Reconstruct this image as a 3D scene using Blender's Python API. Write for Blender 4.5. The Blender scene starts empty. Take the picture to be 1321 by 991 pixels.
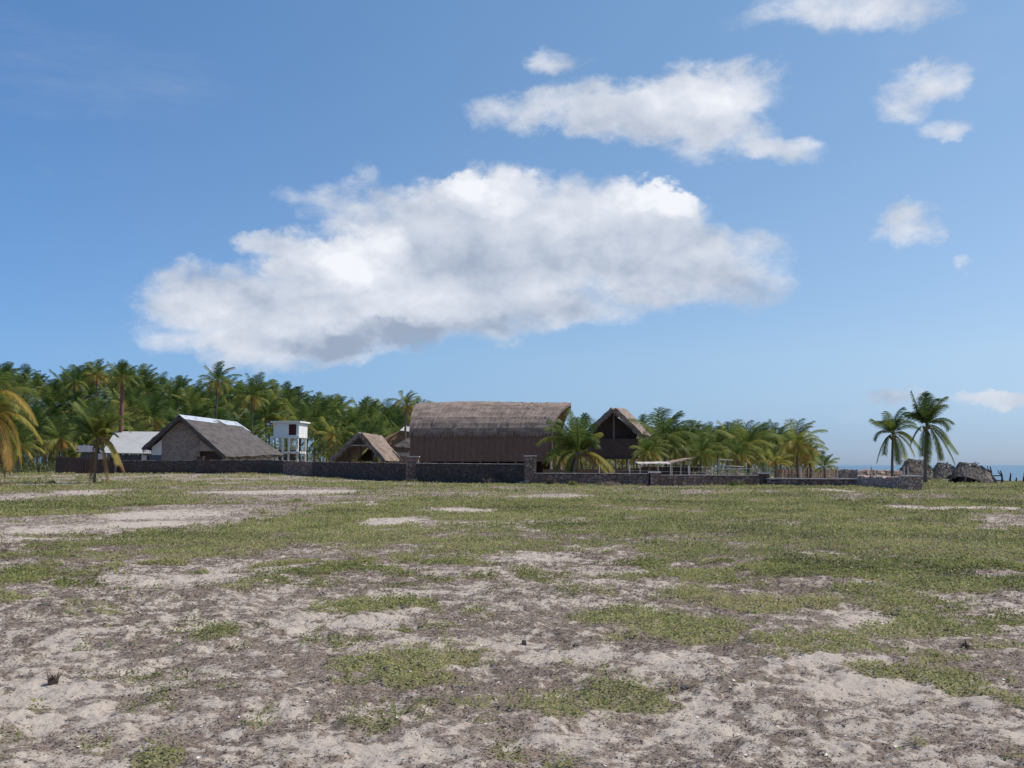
import bpy, math, random
import numpy as np
from mathutils import Vector
random.seed(7)
RNG = np.random.default_rng(11)
R = math.radians
scene = bpy.context.scene
COL = scene.collection
F = 1296.0; CX, CY = 660.5, 495.5; HOR = 600.0
EYE = 1.6
TH = math.atan((HOR-CY)/F)

# ------------------------------------------------------------------ numpy noise
def _hash(ix, iy, seed):
    h = (ix.astype(np.int64)*374761393 + iy.astype(np.int64)*668265263 + seed*1442695041) & 0xffffffff
    h = ((h ^ (h >> 13))*1274126177) & 0xffffffff
    h = (h ^ (h >> 16)) & 0xffffffff
    return h/4294967295.0
def vnoise(x, y, seed=0):
    x = np.asarray(x, float); y = np.asarray(y, float)
    ix = np.floor(x); iy = np.floor(y); fx = x-ix; fy = y-iy
    fx = fx*fx*(3-2*fx); fy = fy*fy*(3-2*fy)
    a = _hash(ix, iy, seed); b = _hash(ix+1, iy, seed); c = _hash(ix, iy+1, seed); d = _hash(ix+1, iy+1, seed)
    return (a*(1-fx)+b*fx)*(1-fy)+(c*(1-fx)+d*fx)*fy
def fbm(x, y, s, octv=4, seed=0, gain=.5):
    t = 0; a = 1; n = 0
    for o in range(octv):
        t = t + a*vnoise(x*s+17.3*o, y*s-9.1*o, seed+o); n += a; a *= gain; s *= 2.03
    return t/n
def sm(a, b, x):
    t = np.clip((x-a)/(b-a), 0, 1); return t*t*(3-2*t)

# ------------------------------------------------------------------ terrain
SY = [-400, 0, 70, 90, 97, 112, 130, 250, 500, 2500]
SX = [160, 130, 80, 55, 47, 47, 51, 52, 60, 400]
def ground(x, y):
    x = np.asarray(x, float); y = np.asarray(y, float)
    u = x/np.maximum(np.abs(y), 1)
    rise = .5*sm(-.10, -.26, u)*sm(68, 122, y) + .5*sm(150, 260, y)*sm(.3, .0, u)
    h = rise + (fbm(x, y, .16, 2, 5)-.5)*.10*sm(4, 14, np.hypot(x, y))
    xs = np.interp(y, SY, SX)
    t = np.clip((x-xs)/24, 0, 1)
    return h*(1-t) - 4.6*(t**1.3)
def gz(x, y): return float(ground(x, y))
def W(px, py, Y):
    u = (px-CX)/F; v = (CY-py)/F
    t = Y/(math.cos(TH)-v*math.sin(TH))
    return Vector((u*t, Y, EYE+(math.sin(TH)+v*math.cos(TH))*t))
def PX(px, Y): return W(px, HOR, Y).x
def PZ(py, Y): return W(CX, py, Y).z
def GY(py): return EYE*F/(py-HOR)          # distance on flat ground

# ------------------------------------------------------------------ materials
def newmat(name):
    m = bpy.data.materials.new(name); m.use_nodes = True
    nt = m.node_tree; b = nt.nodes['Principled BSDF']
    b.inputs['Roughness'].default_value = .85
    b.inputs['Specular IOR Level'].default_value = .2
    return m, nt, b
def N(nt, t, **k):
    n = nt.nodes.new(t)
    for a, v in k.items():
        if a in ('inp',):
            for kk, vv in v.items(): n.inputs[kk].default_value = vv
        else: setattr(n, a, v)
    return n
def ramp(nt, src, stops, interp='LINEAR'):
    r = nt.nodes.new('ShaderNodeValToRGB'); cr = r.color_ramp; cr.interpolation = interp
    while len(cr.elements) < len(stops): cr.elements.new(.5)
    for e, (p, c) in zip(cr.elements, stops):
        e.position = p; e.color = (*c, 1) if len(c) == 3 else c
    nt.links.new(src, r.inputs[0]); return r
def mix(nt, fac, a, b, mode='MIX'):
    m = nt.nodes.new('ShaderNodeMix'); m.data_type = 'RGBA'; m.blend_type = mode
    for s, v in ((0, fac), (6, a), (7, b)):
        if hasattr(v, 'links'): nt.links.new(v, m.inputs[s])
        elif s == 0: m.inputs[0].default_value = v
        else: m.inputs[s].default_value = (*v, 1)
    return m.outputs[2]
def math_(nt, op, a, b=None, c=None, clamp=False):
    m = nt.nodes.new('ShaderNodeMath'); m.operation = op; m.use_clamp = clamp
    for i, v in enumerate((a, b, c)):
        if v is None: continue
        if hasattr(v, 'links'): nt.links.new(v, m.inputs[i])
        else: m.inputs[i].default_value = v
    return m.outputs[0]
def texco(nt, scale=(1, 1, 1)):
    t = nt.nodes.new('ShaderNodeTexCoord'); mp = nt.nodes.new('ShaderNodeMapping')
    mp.inputs['Scale'].default_value = scale
    nt.links.new(t.outputs['Object'], mp.inputs[0]); return mp.outputs[0]
def noise(nt, vec, scale, detail=4, rough=.55, dist=0.0):
    n = nt.nodes.new('ShaderNodeTexNoise'); nt.links.new(vec, n.inputs['Vector'])
    n.inputs['Scale'].default_value = scale; n.inputs['Detail'].default_value = detail
    n.inputs['Roughness'].default_value = rough; n.inputs['Distortion'].default_value = dist
    return n.outputs['Fac']
def bump(nt, b, h, strength=.5, dist=.05):
    n = nt.nodes.new('ShaderNodeBump'); n.inputs['Strength'].default_value = strength; n.inputs['Distance'].default_value = dist
    nt.links.new(h, n.inputs['Height']); nt.links.new(n.outputs[0], b.inputs['Normal'])

def two_tone(name, ca, cb, scale=3, stretch=(1, 1, 1), bd=.03, bs=.5, detail=5, rough=.9, lo=.35, hi=.65):
    m, nt, b = newmat(name); v = texco(nt, stretch)
    n = noise(nt, v, scale, detail, .6); r = ramp(nt, n, [(lo, ca), (hi, cb)])
    n2 = noise(nt, texco(nt, (1, 1, 1)), .45, 3)
    c = mix(nt, n2, r.outputs[0], tuple(x*.72 for x in ca))
    c = mix(nt, .5, r.outputs[0], c)
    nt.links.new(c, b.inputs['Base Color']); bump(nt, b, n, bs, bd); b.inputs['Roughness'].default_value = rough
    return m
def thatch_mat(name, ca, cb, cc):
    m, nt, b = newmat(name)
    v = texco(nt, (9, 9, 2.2)); n = noise(nt, v, 1.6, 6, .7)
    v2 = texco(nt, (.5, .5, 1.6)); n2 = noise(nt, v2, 1.3, 4, .6)
    r = ramp(nt, n, [(.3, ca), (.55, cb), (.75, cc)])
    c = mix(nt, math_(nt, 'MULTIPLY', ramp(nt, n2, [(.42, (0, 0, 0)), (.62, (1, 1, 1))]).outputs[0], .55), r.outputs[0], tuple(x*.6 for x in ca))
    nt.links.new(c, b.inputs['Base Color']); bump(nt, b, n, .9, .12)
    return m
def stone_mat(name, cs, mortar, sc=2.6, bs=.9):
    m, nt, b = newmat(name)
    v = texco(nt, (1, 1, 1.35)); nv = nt.nodes.new('ShaderNodeTexNoise'); nt.links.new(v, nv.inputs[0]); nv.inputs['Scale'].default_value = 1.5
    vv = nt.nodes.new('ShaderNodeMixRGB'); vv.blend_type = 'ADD'; vv.inputs[0].default_value = .25
    nt.links.new(v, vv.inputs[1]); nt.links.new(nv.outputs['Color'], vv.inputs[2])
    vo = nt.nodes.new('ShaderNodeTexVoronoi'); vo.inputs['Scale'].default_value = sc; nt.links.new(vv.outputs[0], vo.inputs['Vector'])
    ve = nt.nodes.new('ShaderNodeTexVoronoi'); ve.feature = 'DISTANCE_TO_EDGE'; ve.inputs['Scale'].default_value = sc; nt.links.new(vv.outputs[0], ve.inputs['Vector'])
    sp = nt.nodes.new('ShaderNodeSeparateColor'); nt.links.new(vo.outputs['Color'], sp.inputs[0])
    k = len(cs); r = ramp(nt, sp.outputs[0], [((i+.5)/k, c) for i, c in enumerate(cs)])
    fine = noise(nt, v, 14, 4, .7)
    c = mix(nt, .45, r.outputs[0], mix(nt, fine, tuple(x*.5 for x in cs[0]), cs[-1]))
    e = ramp(nt, ve.outputs['Distance'], [(.02, (0, 0, 0)), (.09, (1, 1, 1))])
    c = mix(nt, e.outputs[0], mortar, c)
    nt.links.new(c, b.inputs['Base Color'])
    h = math_(nt, 'ADD', math_(nt, 'MULTIPLY', e.outputs[0], .7), math_(nt, 'MULTIPLY', fine, .3)); bump(nt, b, h, bs, .08)
    return m
def leaf_mat(name, stops, transl=.35, varsc=0, rough=.5):
    """colour by the 'tone' attribute (a leaf's own colour), a translucent share"""
    m, nt, b = newmat(name)
    at = nt.nodes.new('ShaderNodeAttribute'); at.attribute_name = 'tone'
    t = at.outputs['Fac']
    oi = nt.nodes.new('ShaderNodeObjectInfo')
    t = math_(nt, 'ADD', t, math_(nt, 'MULTIPLY', math_(nt, 'SUBTRACT', oi.outputs['Random'], .5), varsc), clamp=True)
    r = ramp(nt, t, stops)
    nt.links.new(r.outputs[0], b.inputs['Base Color']); b.inputs['Roughness'].default_value = rough
    b.inputs['Specular IOR Level'].default_value = .22
    tr = nt.nodes.new('ShaderNodeBsdfTranslucent'); nt.links.new(r.outputs[0], tr.inputs[0])
    mx = nt.nodes.new('ShaderNodeMixShader'); mx.inputs[0].default_value = transl
    nt.links.new(b.outputs[0], mx.inputs[1]); nt.links.new(tr.outputs[0], mx.inputs[2])
    nt.links.new(mx.outputs[0], nt.nodes['Material Output'].inputs[0])
    return m

M = {}
M['thatch'] = thatch_mat('grey_thatch', (.17, .125, .10), (.345, .265, .22), (.50, .405, .345))
M['thatch_dark'] = thatch_mat('dark_thatch', (.085, .073, .068), (.145, .125, .118), (.20, .175, .165))
M['thatch_rust'] = thatch_mat('rust_thatch', (.13, .07, .035), (.28, .165, .085), (.40, .27, .15))
M['thatch_wx'] = thatch_mat('weathered_thatch', (.11, .088, .072), (.27, .22, .185), (.52, .45, .39))
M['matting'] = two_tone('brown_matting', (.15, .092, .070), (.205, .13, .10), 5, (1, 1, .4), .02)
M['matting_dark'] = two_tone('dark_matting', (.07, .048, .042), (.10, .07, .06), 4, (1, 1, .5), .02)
M['wall_dark'] = stone_mat('dark_rubble', [(.075, .058, .052), (.12, .095, .083), (.17, .135, .118), (.10, .078, .07)], (.055, .042, .038), 2.4)
M['wall_brown'] = stone_mat('brown_rubble', [(.18, .118, .098), (.31, .215, .18), (.44, .325, .275), (.24, .165, .14)], (.12, .082, .07), 2.6)
M['wall_pink'] = stone_mat('pale_coral_rubble', [(.34, .235, .195), (.54, .40, .335), (.66, .52, .45), (.43, .315, .265)], (.20, .145, .12), 3)
M['house_stone'] = stone_mat('house_rubble', [(.22, .17, .14), (.32, .255, .21), (.42, .34, .285), (.27, .21, .175)], (.28, .23, .195), 2.2, .5)
M['plaster'] = two_tone('white_plaster', (.62, .60, .57), (.75, .73, .70), 2, bd=.01, bs=.2)
M['plaster_tan'] = two_tone('tan_plaster', (.34, .27, .22), (.44, .36, .30), 2, bd=.01, bs=.2)
M['plaster_blue'] = two_tone('blue_grey_plaster', (.10, .105, .14), (.15, .155, .19), 2, bd=.01, bs=.2)
M['white_paint'] = two_tone('white_painted_concrete', (.80, .79, .77), (.86, .85, .83), 1.5, bd=.005, bs=.15)
M['sheet'] = two_tone('pale_roof_sheet', (.40, .39, .38), (.52, .51, .50), .8, (1, 4, 1), .01, .2, rough=.6)
M['ridge_sheet'] = two_tone('pale_blue_ridge_sheet', (.42, .46, .52), (.54, .58, .63), 2, bd=.02, bs=.4, rough=.5)
M['cement'] = two_tone('pale_cement', (.44, .39, .35), (.60, .54, .49), 3, bd=.02, bs=.4)
M['wood'] = two_tone('weathered_wood', (.12, .09, .07), (.22, .175, .14), 4, (3, 3, .5), .02)
M['wood_dark'] = two_tone('dark_wood', (.045, .035, .03), (.085, .068, .058), 4, (3, 3, .5), .02)
M['wood_pale'] = two_tone('pale_bleached_wood', (.42, .37, .32), (.58, .53, .47), 4, (3, 3, .5), .02)
M['door'] = two_tone('dark_red_wood', (.07, .022, .018), (.11, .035, .028), 3, bd=.01, bs=.2)
M['trunk'] = two_tone('palm_bark', (.13, .105, .085), (.24, .20, .165), 3, (.6, .6, 4), .04, .8)
M['trunk_red'] = two_tone('reddish_palm_bark', (.17, .075, .055), (.28, .14, .10), 3, (.6, .6, 4), .04, .8)
M['husk'] = two_tone('tan_husk', (.22, .15, .11), (.46, .35, .27), 5, bd=.06, bs=1)
M['brushwood'] = two_tone('brown_brush', (.09, .065, .05), (.20, .15, .12), 6, (2, 2, 1), .06, 1)
M['stone'] = two_tone('dark_stone', (.07, .062, .058), (.14, .125, .115), 9, bd=.02, bs=.8)
M['stone_pale'] = two_tone('pale_stone', (.28, .24, .21), (.42, .37, .33), 9, bd=.02, bs=.8)
M['nut'] = two_tone('coconut_husk', (.16, .12, .04), (.26, .20, .07), 6, bd=.01, bs=.3)
PALM = [(0, (.05, .085, .02)), (.3, (.10, .148, .034)), (.55, (.25, .275, .065)), (.78, (.46, .35, .08)), (1, (.46, .24, .08))]
M['palm'] = leaf_mat('palm_leaf', PALM, .52, .30)
M['palm_dry'] = leaf_mat('dry_palm_leaf', [(0, (.16, .095, .05)), (.5, (.26, .15, .07)), (1, (.42, .27, .13))], .2, .1, .7)
M['herb'] = leaf_mat('creeper_leaf', [(0, (.085, .105, .030)), (.3, (.19, .22, .060)), (.6, (.30, .325, .095)), (.85, (.42, .40, .16)), (1, (.28, .215, .145))], .42)
M['litter'] = leaf_mat('dry_litter_leaf', [(0, (.085, .062, .048)), (.4, (.175, .132, .106)), (.75, (.29, .23, .19)), (1, (.42, .35, .29))], .05, 0, .8)
M['bush'] = leaf_mat('bush_leaf', [(0, (.05, .07, .02)), (.5, (.11, .14, .04)), (1, (.22, .24, .06))], .3, .1)

# ------------------------------------------------------------------ object helpers
def put(o, parent=None):
    COL.objects.link(o)
    if parent is not None: o.parent = parent
    return o
def tag(o, label=None, cat=None, group=None, kind=None):
    if label: o['label'] = label
    if cat: o['category'] = cat
    if group: o['group'] = group
    if kind: o['kind'] = kind
    elif cat: o['kind'] = 'thing'
    return o
def thing(name, label, cat, loc=(0, 0, 0), rz=0, group=None):
    o = bpy.data.objects.new(name, None); o.location = loc; o.rotation_euler = (0, 0, rz); o.empty_display_size = .2
    put(o); return tag(o, label, cat, group)
class MB:
    def __init__(s): s.v = []; s.f = []
    def poly(s, pts):
        k = len(s.v); s.v += [tuple(p) for p in pts]; s.f.append(tuple(range(k, k+len(pts)))); return s
    def box(s, c, d, rz=0, jit=0):
        k = len(s.v); co, si = math.cos(rz), math.sin(rz)
        for z in (-.5, .5):
            for x, y in ((-.5, -.5), (.5, -.5), (.5, .5), (-.5, .5)):
                X = x*d[0]+random.uniform(-jit, jit); Y = y*d[1]+random.uniform(-jit, jit)
                s.v.append((c[0]+X*co-Y*si, c[1]+X*si+Y*co, c[2]+z*d[2]+random.uniform(-jit, jit)))
        s.f += [(k, k+3, k+2, k+1), (k+4, k+5, k+6, k+7), (k, k+1, k+5, k+4), (k+1, k+2, k+6, k+5), (k+2, k+3, k+7, k+6), (k+3, k, k+4, k+7)]
        return s
    def tube(s, pts, rad, n=7, cap=True):
        pts = [Vector(p) for p in pts]; k0 = len(s.v)
        if not hasattr(rad, '__len__'): rad = [rad]*len(pts)
        for i, p in enumerate(pts):
            d = (pts[min(i+1, len(pts)-1)]-pts[max(i-1, 0)]).normalized()
            a = d.cross(Vector((0, 1, 0)) if abs(d.y) < .9 else Vector((1, 0, 0))).normalized(); b = d.cross(a)
            for j in range(n):
                t = 2*math.pi*j/n; s.v.append(tuple(p+(a*math.cos(t)+b*math.sin(t))*rad[i]))
        for i in range(len(pts)-1):
            for j in range(n):
                s.f.append((k0+i*n+j, k0+i*n+(j+1) % n, k0+(i+1)*n+(j+1) % n, k0+(i+1)*n+j))
        if cap:
            s.f.append(tuple(k0+j for j in range(n))[::-1]); e = k0+(len(pts)-1)*n; s.f.append(tuple(e+j for j in range(n)))
        return s
    def slab(s, c, th, nx=12, ny=8, rough=.04, ragged=.0, bow=0.):
        """a thick sheet through four corners (c0,c1 along the ridge; c3,c2 along the eave)"""
        c = [Vector(p) for p in c]; nrm = (c[1]-c[0]).cross(c[3]-c[0]).normalized()
        if nrm.z < 0: nrm = -nrm
        k0 = len(s.v)
        for side in (0, 1):
            for j in range(ny+1):
                t = j/ny
                for i in range(nx+1):
                    q = i/nx
                    p = (c[0]*(1-q)+c[1]*q)*(1-t)+(c[3]*(1-q)+c[2]*q)*t
                    p = p + nrm*(bow*math.sin(math.pi*t))
                    if side == 0: p = p + nrm*(th+random.uniform(-rough, rough))
                    if t == 1: p = p + (c[3]-c[0]).normalized()*random.uniform(-ragged, ragged)
                    s.v.append(tuple(p))
        m = (nx+1)*(ny+1); I = lambda sd, i, j: k0+sd*m+j*(nx+1)+i
        for j in range(ny):
            for i in range(nx):
                s.f.append((I(0, i, j), I(0, i, j+1), I(0, i+1, j+1), I(0, i+1, j)))
                s.f.append((I(1, i, j), I(1, i+1, j), I(1, i+1, j+1), I(1, i, j+1)))
        for i in range(nx):
            s.f.append((I(0, i, 0), I(0, i+1, 0), I(1, i+1, 0), I(1, i, 0))); s.f.append((I(0, i, ny), I(1, i, ny), I(1, i+1, ny), I(0, i+1, ny)))
        for j in range(ny):
            s.f.append((I(0, 0, j), I(1, 0, j), I(1, 0, j+1), I(0, 0, j+1))); s.f.append((I(0, nx, j), I(0, nx, j+1), I(1, nx, j+1), I(1, nx, j)))
        return s
    def fringe(s, a, b, n, ln, wd=.05, down=Vector((0, 0, -1)), out=Vector((0, 0, 0))):
        """straw ends hanging along an edge"""
        a, b = Vector(a), Vector(b); e = (b-a).normalized()
        for i in range(n):
            p = a.lerp(b, random.random()); l = ln*random.uniform(.4, 1.3); w = wd*random.uniform(.6, 1.5)
            d = (down+out+e*random.uniform(-.3, .3)+Vector((0, random.uniform(-.2, .2), 0))).normalized()
            s.poly([p-e*w, p+e*w, p+e*w*.3+d*l, p-e*w*.3+d*l])
        return s
    def mesh(s, name, m, smooth=False):
        me = bpy.data.meshes.new(name); me.from_pydata(s.v, [], s.f); me.materials.append(m)
        if smooth: me.polygons.foreach_set('use_smooth', [True]*len(me.polygons))
        me.update(); return me
    def build(s, name, m, parent=None, smooth=False, origin=None):
        if origin is not None:
            o0 = Vector(origin); s.v = [tuple(Vector(p)-o0) for p in s.v]
        o = bpy.data.objects.new(name, s.mesh(name, m, smooth)); put(o, parent)
        if origin is not None and parent is None: o.location = origin
        return o
def quadmesh(name, V, tone, m, fverts=4):
    """V: (n*4,3) quads"""
    V = np.ascontiguousarray(V, np.float32).reshape(-1, 3); n = len(V)//fverts
    me = bpy.data.meshes.new(name); me.vertices.add(len(V)); me.vertices.foreach_set('co', V.ravel())
    me.loops.add(n*fverts); me.loops.foreach_set('vertex_index', np.arange(n*fverts, dtype=np.int32))
    me.polygons.add(n); me.polygons.foreach_set('loop_start', np.arange(0, n*fverts, fverts, dtype=np.int32))
    try: me.polygons.foreach_set('loop_total', np.full(n, fverts, np.int32))
    except Exception: pass
    a = me.attributes.new('tone', 'FLOAT', 'POINT'); a.data.foreach_set('value', np.repeat(np.asarray(tone, np.float32), fverts) if len(tone) == n else np.asarray(tone, np.float32))
    me.materials.append(m); me.update(calc_edges=True); return me

# ------------------------------------------------------------------ camera, sun, sky
cam = bpy.data.cameras.new('camera'); co = bpy.data.objects.new('camera', cam); put(co)
cam.sensor_width = 36; cam.lens = 36*F/1321; cam.clip_start = .1; cam.clip_end = 60000
co.location = (0, 0, EYE); co.rotation_euler = (math.pi/2+TH, 0, 0); scene.camera = co
SUN_AZ, SUN_EL = R(80), R(56)
sd = Vector((math.sin(SUN_AZ)*math.cos(SUN_EL), math.cos(SUN_AZ)*math.cos(SUN_EL), math.sin(SUN_EL)))
sl = bpy.data.lights.new('sun', 'SUN'); sl.energy = 3.9; sl.angle = R(.53); sl.color = (1, .94, .86)
so = bpy.data.objects.new('sun', sl); put(so); so.rotation_euler = sd.to_track_quat('Z', 'Y').to_euler(); so.location = (60, 40, 90)
scene.view_settings.view_transform = 'Standard'; scene.view_settings.look = 'None'
scene.view_settings.exposure = .2; scene.view_settings.gamma = 1; scene.view_settings.use_curve_mapping = False

#@SKY
world = bpy.data.worlds.new('World'); scene.world = world; world.use_nodes = True
wt = world.node_tree; bg = wt.nodes['Background']
sky = wt.nodes.new('ShaderNodeTexSky'); sky.sky_type = 'NISHITA'; sky.sun_disc = False
sky.sun_elevation = SUN_EL; sky.sun_rotation = SUN_AZ
sky.altitude = 0; sky.air_density = 1.0; sky.dust_density = .3; sky.ozone_density = 2.2
bg.inputs[1].default_value = .10
def dirpx(px, py):
    p = W(px, py, 1.0)-Vector((0, 0, EYE)); return math.degrees(math.atan2(p.x, p.y)), math.degrees(math.atan2(p.z, math.hypot(p.x, p.y)))
# each cloud lobe: photo position turned into a compass bearing and an elevation, half widths in degrees, weight
LOBES = [(250, 385, 60, 45, 1), (330, 440, 90, 40, .9), (235, 440, 60, 28, .7), (330, 395, 85, 48, 1.0), (430, 345, 80, 52, 1.25), (470, 330, 50, 45, 1.2), (480, 385, 130, 60, 1.3),
         (560, 300, 130, 58, 1.2), (520, 262, 130, 26, .62), (640, 285, 75, 62, 1.3), (640, 345, 160, 70, 1.35), (760, 312, 130, 60, 1.3), (840, 290, 62, 48, 1.2), (850, 340, 120, 50, 1.15), (400, 262, 50, 16, .45), (480, 225, 30, 20, .40), (1005, 320, 30, 26, .4),
         (940, 335, 70, 42, .75), (975, 370, 60, 26, .55), (560, 400, 160, 45, 1.1), (430, 425, 110, 35, .9), (340, 312, 38, 18, .8), (510, 420, 110, 32, .9), (700, 390, 150, 30, .8),
         (880, 130, 90, 42, 1.05), (800, 145, 110, 36, .95), (700, 150, 95, 24, .75), (950, 130, 70, 34, .85), (930, 175, 75, 40, .85), (990, 195, 80, 20, .7), (640, 145, 45, 18, .45), (720, 85, 42, 16, .62),
         (1120, 0, 150, 34, .75), (1060, 5, 80, 24, .6), (1195, 95, 55, 26, .80), (1160, 122, 42, 30, .62), (1215, 160, 42, 16, .68),
         (1180, 290, 48, 24, .85), (1235, 346, 18, 9, .6), (1290, 518, 45, 11, .8), (1160, 525, 40, 14, .65), (1110, 545, 40, 14, .33), (990, 540, 45, 12, .3), (1250, 545, 30, 14, .28)]
geo = wt.nodes.new('ShaderNodeTexCoord')
DIR = geo.outputs['Generated']
sp = wt.nodes.new('ShaderNodeSeparateXYZ'); wt.links.new(DIR, sp.inputs[0])
az = math_(wt, 'MULTIPLY', math_(wt, 'ARCTAN2', sp.outputs[0], sp.outputs[1]), 180/math.pi)
el = math_(wt, 'MULTIPLY', math_(wt, 'ARCSINE', sp.outputs[2]), 180/math.pi)
# warp the coordinates a little so that no lobe keeps a smooth rim
def wn(scale, detail, rough, off=(0, 0, 0), stretch=1.5, kind='noise'):
    mp = wt.nodes.new('ShaderNodeMapping'); mp.inputs['Scale'].default_value = (1, 1, stretch); mp.inputs['Location'].default_value = off
    wt.links.new(DIR, mp.inputs[0])
    n = wt.nodes.new('ShaderNodeTexNoise' if kind == 'noise' else 'ShaderNodeTexVoronoi'); wt.links.new(mp.outputs[0], n.inputs['Vector'])
    n.inputs['Scale'].default_value = scale; n.inputs['Detail'].default_value = detail; n.inputs['Roughness'].default_value = rough
    if kind != 'noise': n.feature = 'F1'; n.normalize = True
    return n
def centred(s, k): return math_(wt, 'MULTIPLY', math_(wt, 'SUBTRACT', s, .5), k)
w1 = wn(10, 8, .64, (3.1, 0, 0)); w2 = wn(10, 8, .64, (0, 7.7, 0))
azw = math_(wt, 'ADD', az, centred(w1.outputs[0], 6.5)); elw = math_(wt, 'ADD', el, centred(w2.outputs[0], 4.6))
def field(lobes, az, el):
    tot = None
    for (px, py, rx, ry, wgt) in lobes:
        a0, e0 = dirpx(px, py); k = math.degrees(1/F); ra = rx*k*SPR; re = ry*k*SPR
        dx = math_(wt, 'MULTIPLY', math_(wt, 'SUBTRACT', az, a0), 1/ra); dy = math_(wt, 'MULTIPLY', math_(wt, 'SUBTRACT', el, e0), 1/re)
        d2 = math_(wt, 'MULTIPLY_ADD', dy, dy, math_(wt, 'MULTIPLY', dx, dx))
        v = math_(wt, 'MULTIPLY', math_(wt, 'SUBTRACT', 1.0, d2, clamp=True), wgt)
        v = math_(wt, 'MULTIPLY', v, v) if wgt < .0 else v
        tot = v if tot is None else math_(wt, 'SMOOTH_MAX', tot, v, .18)
    return tot
SPR = 1.36
B = field(LOBES, azw, elw)
SPR = 1.25
big = wn(13, 9, .62); big.inputs['Distortion'].default_value = .35; puff = wn(26, 3, .5, (0, 0, 0), 1.2, 'vor'); wisp = wn(30, 8, .68, (5, 2, 1), 2.2)
tex = math_(wt, 'ADD', centred(big.outputs[0], 1.7), math_(wt, 'ADD', math_(wt, 'MULTIPLY', math_(wt, 'SUBTRACT', .40, puff.outputs['Distance']), .50), centred(wisp.outputs[0], .75)))
dens = math_(wt, 'ADD', B, math_(wt, 'MULTIPLY', tex, math_(wt, 'MINIMUM', math_(wt, 'ADD', math_(wt, 'MULTIPLY', B, 1.25), .14), .72)))
mr = wt.nodes.new('ShaderNodeMapRange'); mr.interpolation_type = 'SMOOTHSTEP'; mr.inputs[1].default_value = .20; mr.inputs[2].default_value = .95
wt.links.new(dens, mr.inputs[0]); alpha = mr.outputs[0]
# light on the cloud: what lies above, towards the sun, shades what is below it
sl1 = wn(7, 5, .55, (2, 2, 2)); sl2 = wn(7, 5, .55, (2-.02, 2, 2-.035)); md1 = wn(20, 4, .5, (1, 1, 1)); md2 = wn(20, 4, .5, (1-.006, 1, 1-.012))
puff2 = wn(26, 3, .5, (-.006, 0, -.010), 1.2, 'vor')
rel = math_(wt, 'SUBTRACT', sl1.outputs[0], sl2.outputs[0]); relm = math_(wt, 'SUBTRACT', md1.outputs[0], md2.outputs[0]); relp = math_(wt, 'SUBTRACT', puff2.outputs['Distance'], puff.outputs['Distance'])
DARK = [(510, 432, 110, 22, 1), (600, 424, 80, 15, .6), (420, 436, 80, 16, .6), (388, 350, 26, 22, .4), (770, 392, 130, 22, .5), (650, 330, 170, 70, .22), (330, 425, 60, 24, .3), (800, 350, 130, 36, .22), (560, 400, 220, 40, .3)]
DK = field(DARK, azw, elw)
HI = [(425, 335, 65, 38, .9), (480, 315, 42, 34, .9), (270, 385, 40, 28, .5), (640, 250, 70, 26, .7), (600, 240, 30, 18, .9), (840, 246, 60, 24, .9), (880, 130, 150, 44, .4), (720, 330, 30, 22, .3), (300, 440, 60, 22, .3), (500, 390, 90, 20, .3), (960, 185, 90, 30, .2)]
HL = field(HI, azw, elw)
wt.links.new(math_(wt, 'SUBTRACT', 1.0, math_(wt, 'MULTIPLY', HL, .60, clamp=True)), mr.inputs[2])
lum = math_(wt, 'ADD', .66, math_(wt, 'MULTIPLY', rel, 1.4))
lum = math_(wt, 'ADD', lum, math_(wt, 'ADD', math_(wt, 'MULTIPLY', relm, .35), math_(wt, 'MULTIPLY', relp, .22)))
lum = math_(wt, 'ADD', lum, math_(wt, 'SUBTRACT', math_(wt, 'MULTIPLY', HL, .38), math_(wt, 'MULTIPLY', DK, .58)))
lum = math_(wt, 'MINIMUM', math_(wt, 'MAXIMUM', lum, .22), .98)
ccol = ramp(wt, lum, [(0, (.22, .29, .41)), (.3, (.32, .38, .49)), (.55, (.50, .55, .64)), (.8, (.66, .69, .76)), (1, (.82, .84, .88))])
STR = .135
ccs = wt.nodes.new('ShaderNodeVectorMath'); ccs.operation = 'SCALE'; wt.links.new(ccol.outputs[0], ccs.inputs[0]); ccs.inputs['Scale'].default_value = 1/STR
bg.inputs[1].default_value = STR
elr = ramp(wt, math_(wt, 'MULTIPLY', el, 1/60, clamp=True), [(0, (.29, .435, .83)), (.03, (.335, .47, .81)), (.06, (.44, .55, .79)), (.10, (.55, .635, .78)), (.22, (.64, .73, .81)), (.48, (.74, .89, .92)), (1, (.70, .86, .90))])
azr = ramp(wt, math_(wt, 'MULTIPLY_ADD', az, 1/60, .5, clamp=True), [(0, (.70, .86, 1.03)), (.5, (.99, 1, 1)), (1, (1.2, 1.08, .99))])
def vmul(a, b_):
    n = wt.nodes.new('ShaderNodeVectorMath'); n.operation = 'MULTIPLY'; wt.links.new(a, n.inputs[0]); wt.links.new(b_, n.inputs[1]); return n.outputs[0]
skc = vmul(vmul(sky.outputs[0], elr.outputs[0]), azr.outputs[0])
# thin high veil
veil = field([(70, 90, 200, 50, .5), (200, 110, 90, 26, .5), (1250, 60, 130, 50, .4)], azw, elw); vn = wn(14, 8, .7, (9, 1, 1), 5)
vv = math_(wt, 'MULTIPLY', math_(wt, 'MULTIPLY', veil, math_(wt, 'SUBTRACT', vn.outputs[0], .3)), .5, clamp=True)
alpha = math_(wt, 'MAXIMUM', math_(wt, 'MULTIPLY', alpha, .97), vv)
wt.links.new(mix(wt, alpha, skc, ccs.outputs[0]), bg.inputs[0])
#@ENDSKY

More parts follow.
